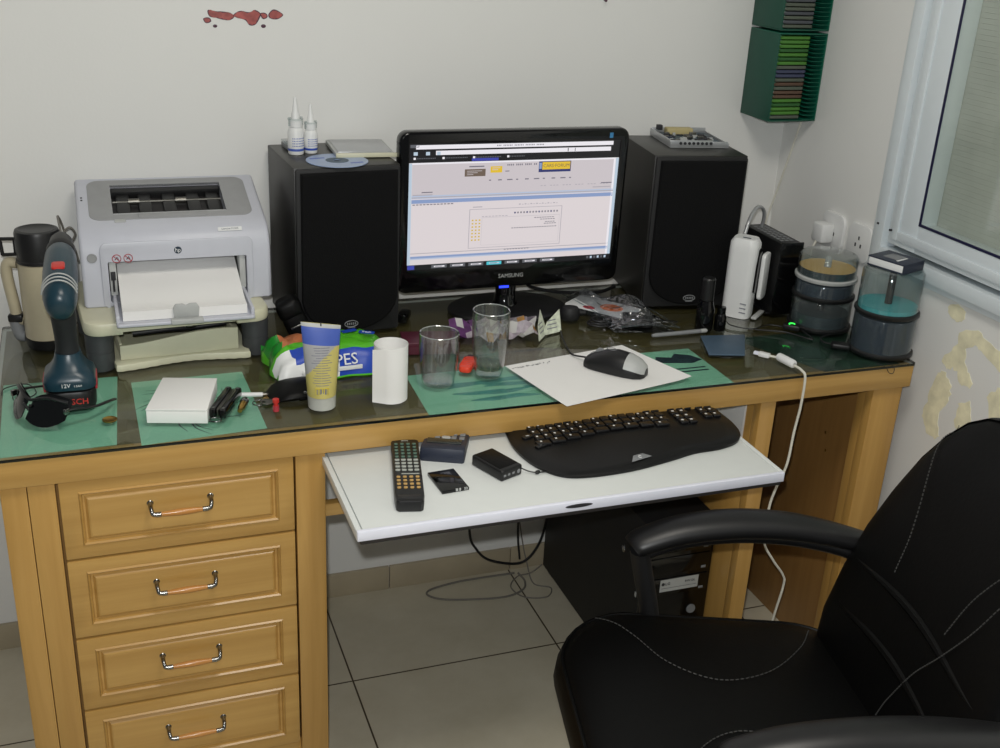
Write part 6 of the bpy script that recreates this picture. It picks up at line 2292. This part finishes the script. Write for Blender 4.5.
stitch(g, [(-0.240, 0.205, 0), (-0.165, 0.158, 0), (-0.095, 0.118, 0), (-0.058, 0.045, 0), (-0.085, -0.045, 0), (-0.155, -0.125, 0), (-0.215, -0.165, 0)], seat_z)
obj('stitching', g, 'thread', seat)
g = G()
for dz in (0.0,):
    g.tube([(p[0] * 1.002, p[1] * 1.002, p[2]) for p in rg[5]], 0.0035, 6, True)
obj('piping', g, 'leather', seat)

# backrest: a padded slab leaning back
BK = [  # height along, centre y, z, width, thickness
    (-0.200, 0.415, 0.40, 0.075), (-0.212, 0.470, 0.45, 0.092), (-0.226, 0.530, 0.475, 0.105), (-0.246, 0.610, 0.472, 0.108), (-0.268, 0.690, 0.455, 0.106), (-0.290, 0.760, 0.425, 0.102),
    (-0.312, 0.825, 0.385, 0.096), (-0.330, 0.875, 0.335, 0.088), (-0.343, 0.910, 0.280, 0.076), (-0.351, 0.932, 0.215, 0.058), (-0.355, 0.943, 0.150, 0.032)]
def back_pt(i, a, grow=0.0):
    y, z, w, th = BK[i]
    ca, sa = math.cos(a), math.sin(a)
    e = 0.62
    x = (w / 2 + grow) * math.copysign(abs(ca) ** e, ca)
    d = (th / 2 + grow) * math.copysign(abs(sa) ** 0.8, sa)
    hollow = 0.020 * (x / (w / 2)) ** 2 if sa > 0 else 0.03 * (x / (w / 2)) ** 2
    return (x, y + d + hollow - 0.006, z - d * 0.25)
g = G()
g.rings([[back_pt(i, 2 * PI * k / 44) for k in range(44)] for i in range(len(BK))])
back = obj('backrest', g, 'leather', CH, sharp=70)
def back_front(x, z):
    # point on the front face
    for i in range(len(BK) - 1):
        if BK[i][1] <= z <= BK[i + 1][1]:
            f = (z - BK[i][1]) / (BK[i + 1][1] - BK[i][1])
            w = BK[i][2] + f * (BK[i + 1][2] - BK[i][2])
            th = BK[i][3] + f * (BK[i + 1][3] - BK[i][3])
            y = BK[i][0] + f * (BK[i + 1][0] - BK[i][0])
            c = min(0.999, abs(x) / (w / 2))
            ca = c ** (1 / 0.62)
            sa = math.sqrt(max(0, 1 - ca * ca))
            d = th / 2 * sa ** 0.8
            return Vector((x, y + d + 0.020 * c * c - 0.006 + 0.0012, z))
    return Vector((x, -0.3, z))
g = G()
def bstitch(pts):
    P = spline([(x, 0, z) for x, z in pts], 12)
    for a, b in zip(P, P[1:]):
        d = b - a
        m = max(1, int(d.length / 0.006))
        for q in range(m):
            p0, p1 = a + d * (q / m), a + d * ((q + 0.62) / m)
            g.tube([back_front(p0.x, p0.z), back_front(p1.x, p1.z)], 0.0010, 4)
for sd in (1, -1):
    g = G()
    bstitch([(sd * 0.160, 0.895), (sd * 0.155, 0.868), (sd * 0.124, 0.818), (sd * 0.092, 0.749), (sd * 0.079, 0.683)])
    obj('stitching', g, 'thread', back)
g = G()
bstitch([(-0.024, 0.500), (-0.038, 0.545), (-0.062, 0.605), (-0.095, 0.66), (-0.125, 0.72), (-0.15, 0.80)])
obj('stitching', g, 'thread', back)
g = G()
for (z, dep) in ((0.64, 0.008), (0.56, 0.007)):
    pts = [back_front(x, z + 0.02 * math.cos(x * 8)) for x in [-0.20 + 0.4 * k / 20 for k in range(21)]]
    g.tube([p + Vector((0, -0.006, 0)) for p in pts], [0.0015 + 0.0060 * math.sin(PI * k / 20) for k in range(21)], 8)
obj('cushion_roll', g, 'leather', back)

# armrests: curved pad, front post, rear bracket
for s in (1, -1):
    X = s * 0.250
    path = spline([(X, 0.150, 0.632), (X * 1.01, 0.135, 0.642), (X * 1.03, 0.07, 0.660), (X * 1.04, -0.02, 0.668), (X * 1.03, -0.11, 0.664), (X, -0.19, 0.651), (X * 0.97, -0.255, 0.636)], 6)
    n = len(path)
    g = G()
    g.tube(path, [0.024 + 0.010 * math.sin(PI * min(1, (k + 2) / (n + 2))) for k in range(n)], 16, flat=0.62)
    pad = obj('armrest', g, 'black', CH, sharp=60)
    g = G()
    fr = spline([(X * 1.0, 0.140, 0.620), (X * 1.03, 0.07, 0.638), (X * 1.04, -0.02, 0.646), (X * 1.03, -0.11, 0.642), (X, -0.19, 0.629), (X * 0.95, -0.25, 0.613)], 6)
    g.tube(fr, 0.016, 12, flat=0.8)
    obj('arm_frame', g, 'black', pad)
    g = G()
    pst = spline([(X, 0.138, 0.628), (X * 1.01, 0.128, 0.585), (X * 1.02, 0.112, 0.52), (X * 1.02, 0.100, 0.46), (X * 0.94, 0.085, 0.400), (X * 0.70, 0.06, 0.372)], 6)
    g.tube(pst, [0.021] * len(pst), 12, flat=0.75)
    obj('arm_post', g, 'black_m', CH)
    g = G()
    g.lathe([(0, 0.003), (0.006, 0.002), (0.007, 0)], T=TR((X, 0.165, 0.632), -PI / 2), seg=12)
    obj('end_bolt', g, 'chrome', pad)

# mechanism, gas column, star base with castors
g = G().box(-0.12, -0.13, 0.345, 0.12, 0.13, 0.384, 0.01)
obj('tilt_mechanism', g, 'black_m', CH)
g = G().tube(spline([(0, -0.10, 0.37), (0, -0.20, 0.37), (0, -0.265, 0.41), (0, -0.285, 0.50), (0, -0.300, 0.57)], 6), 0.022, 10, flat=0.6)
obj('back_bracket', g, 'black_m', CH)
g = G().lathe([(0, 0.10), (0.030, 0.10), (0.030, 0.24), (0.022, 0.245), (0.022, 0.345), (0, 0.345)], seg=24)
obj('gas_column', g, 'black', CH)
for k in range(5):
    a = 2 * PI * k / 5 + 0.3
    T = TR((0, 0, 0), 0, 0, a)
    g = G()
    g.rings([[(x, p[0], zc + p[1]) for p in rrect(w, h, 0.008, 3)] for x, w, h, zc in ((0.015, 0.060, 0.050, 0.105), (0.10, 0.052, 0.042, 0.100), (0.20, 0.044, 0.034, 0.090), (0.285, 0.038, 0.028, 0.080), (0.305, 0.030, 0.022, 0.078))], T=T)
    leg = obj('base_leg', g, 'black', CH)
    g = G()
    for sx in (-1, 1):
        g.lathe([(0, -0.009), (0.022, -0.009), (0.026, -0.006), (0.026, 0.006), (0.022, 0.009), (0, 0.009)], T=T @ TR((0.290, sx * 0.013, 0.0262), PI / 2), seg=20)
    g.tube([T @ Vector((0.290, 0, 0.026)), T @ Vector((0.290, 0, 0.07))], 0.008, 8)
    obj('castor', g, 'black', leg)
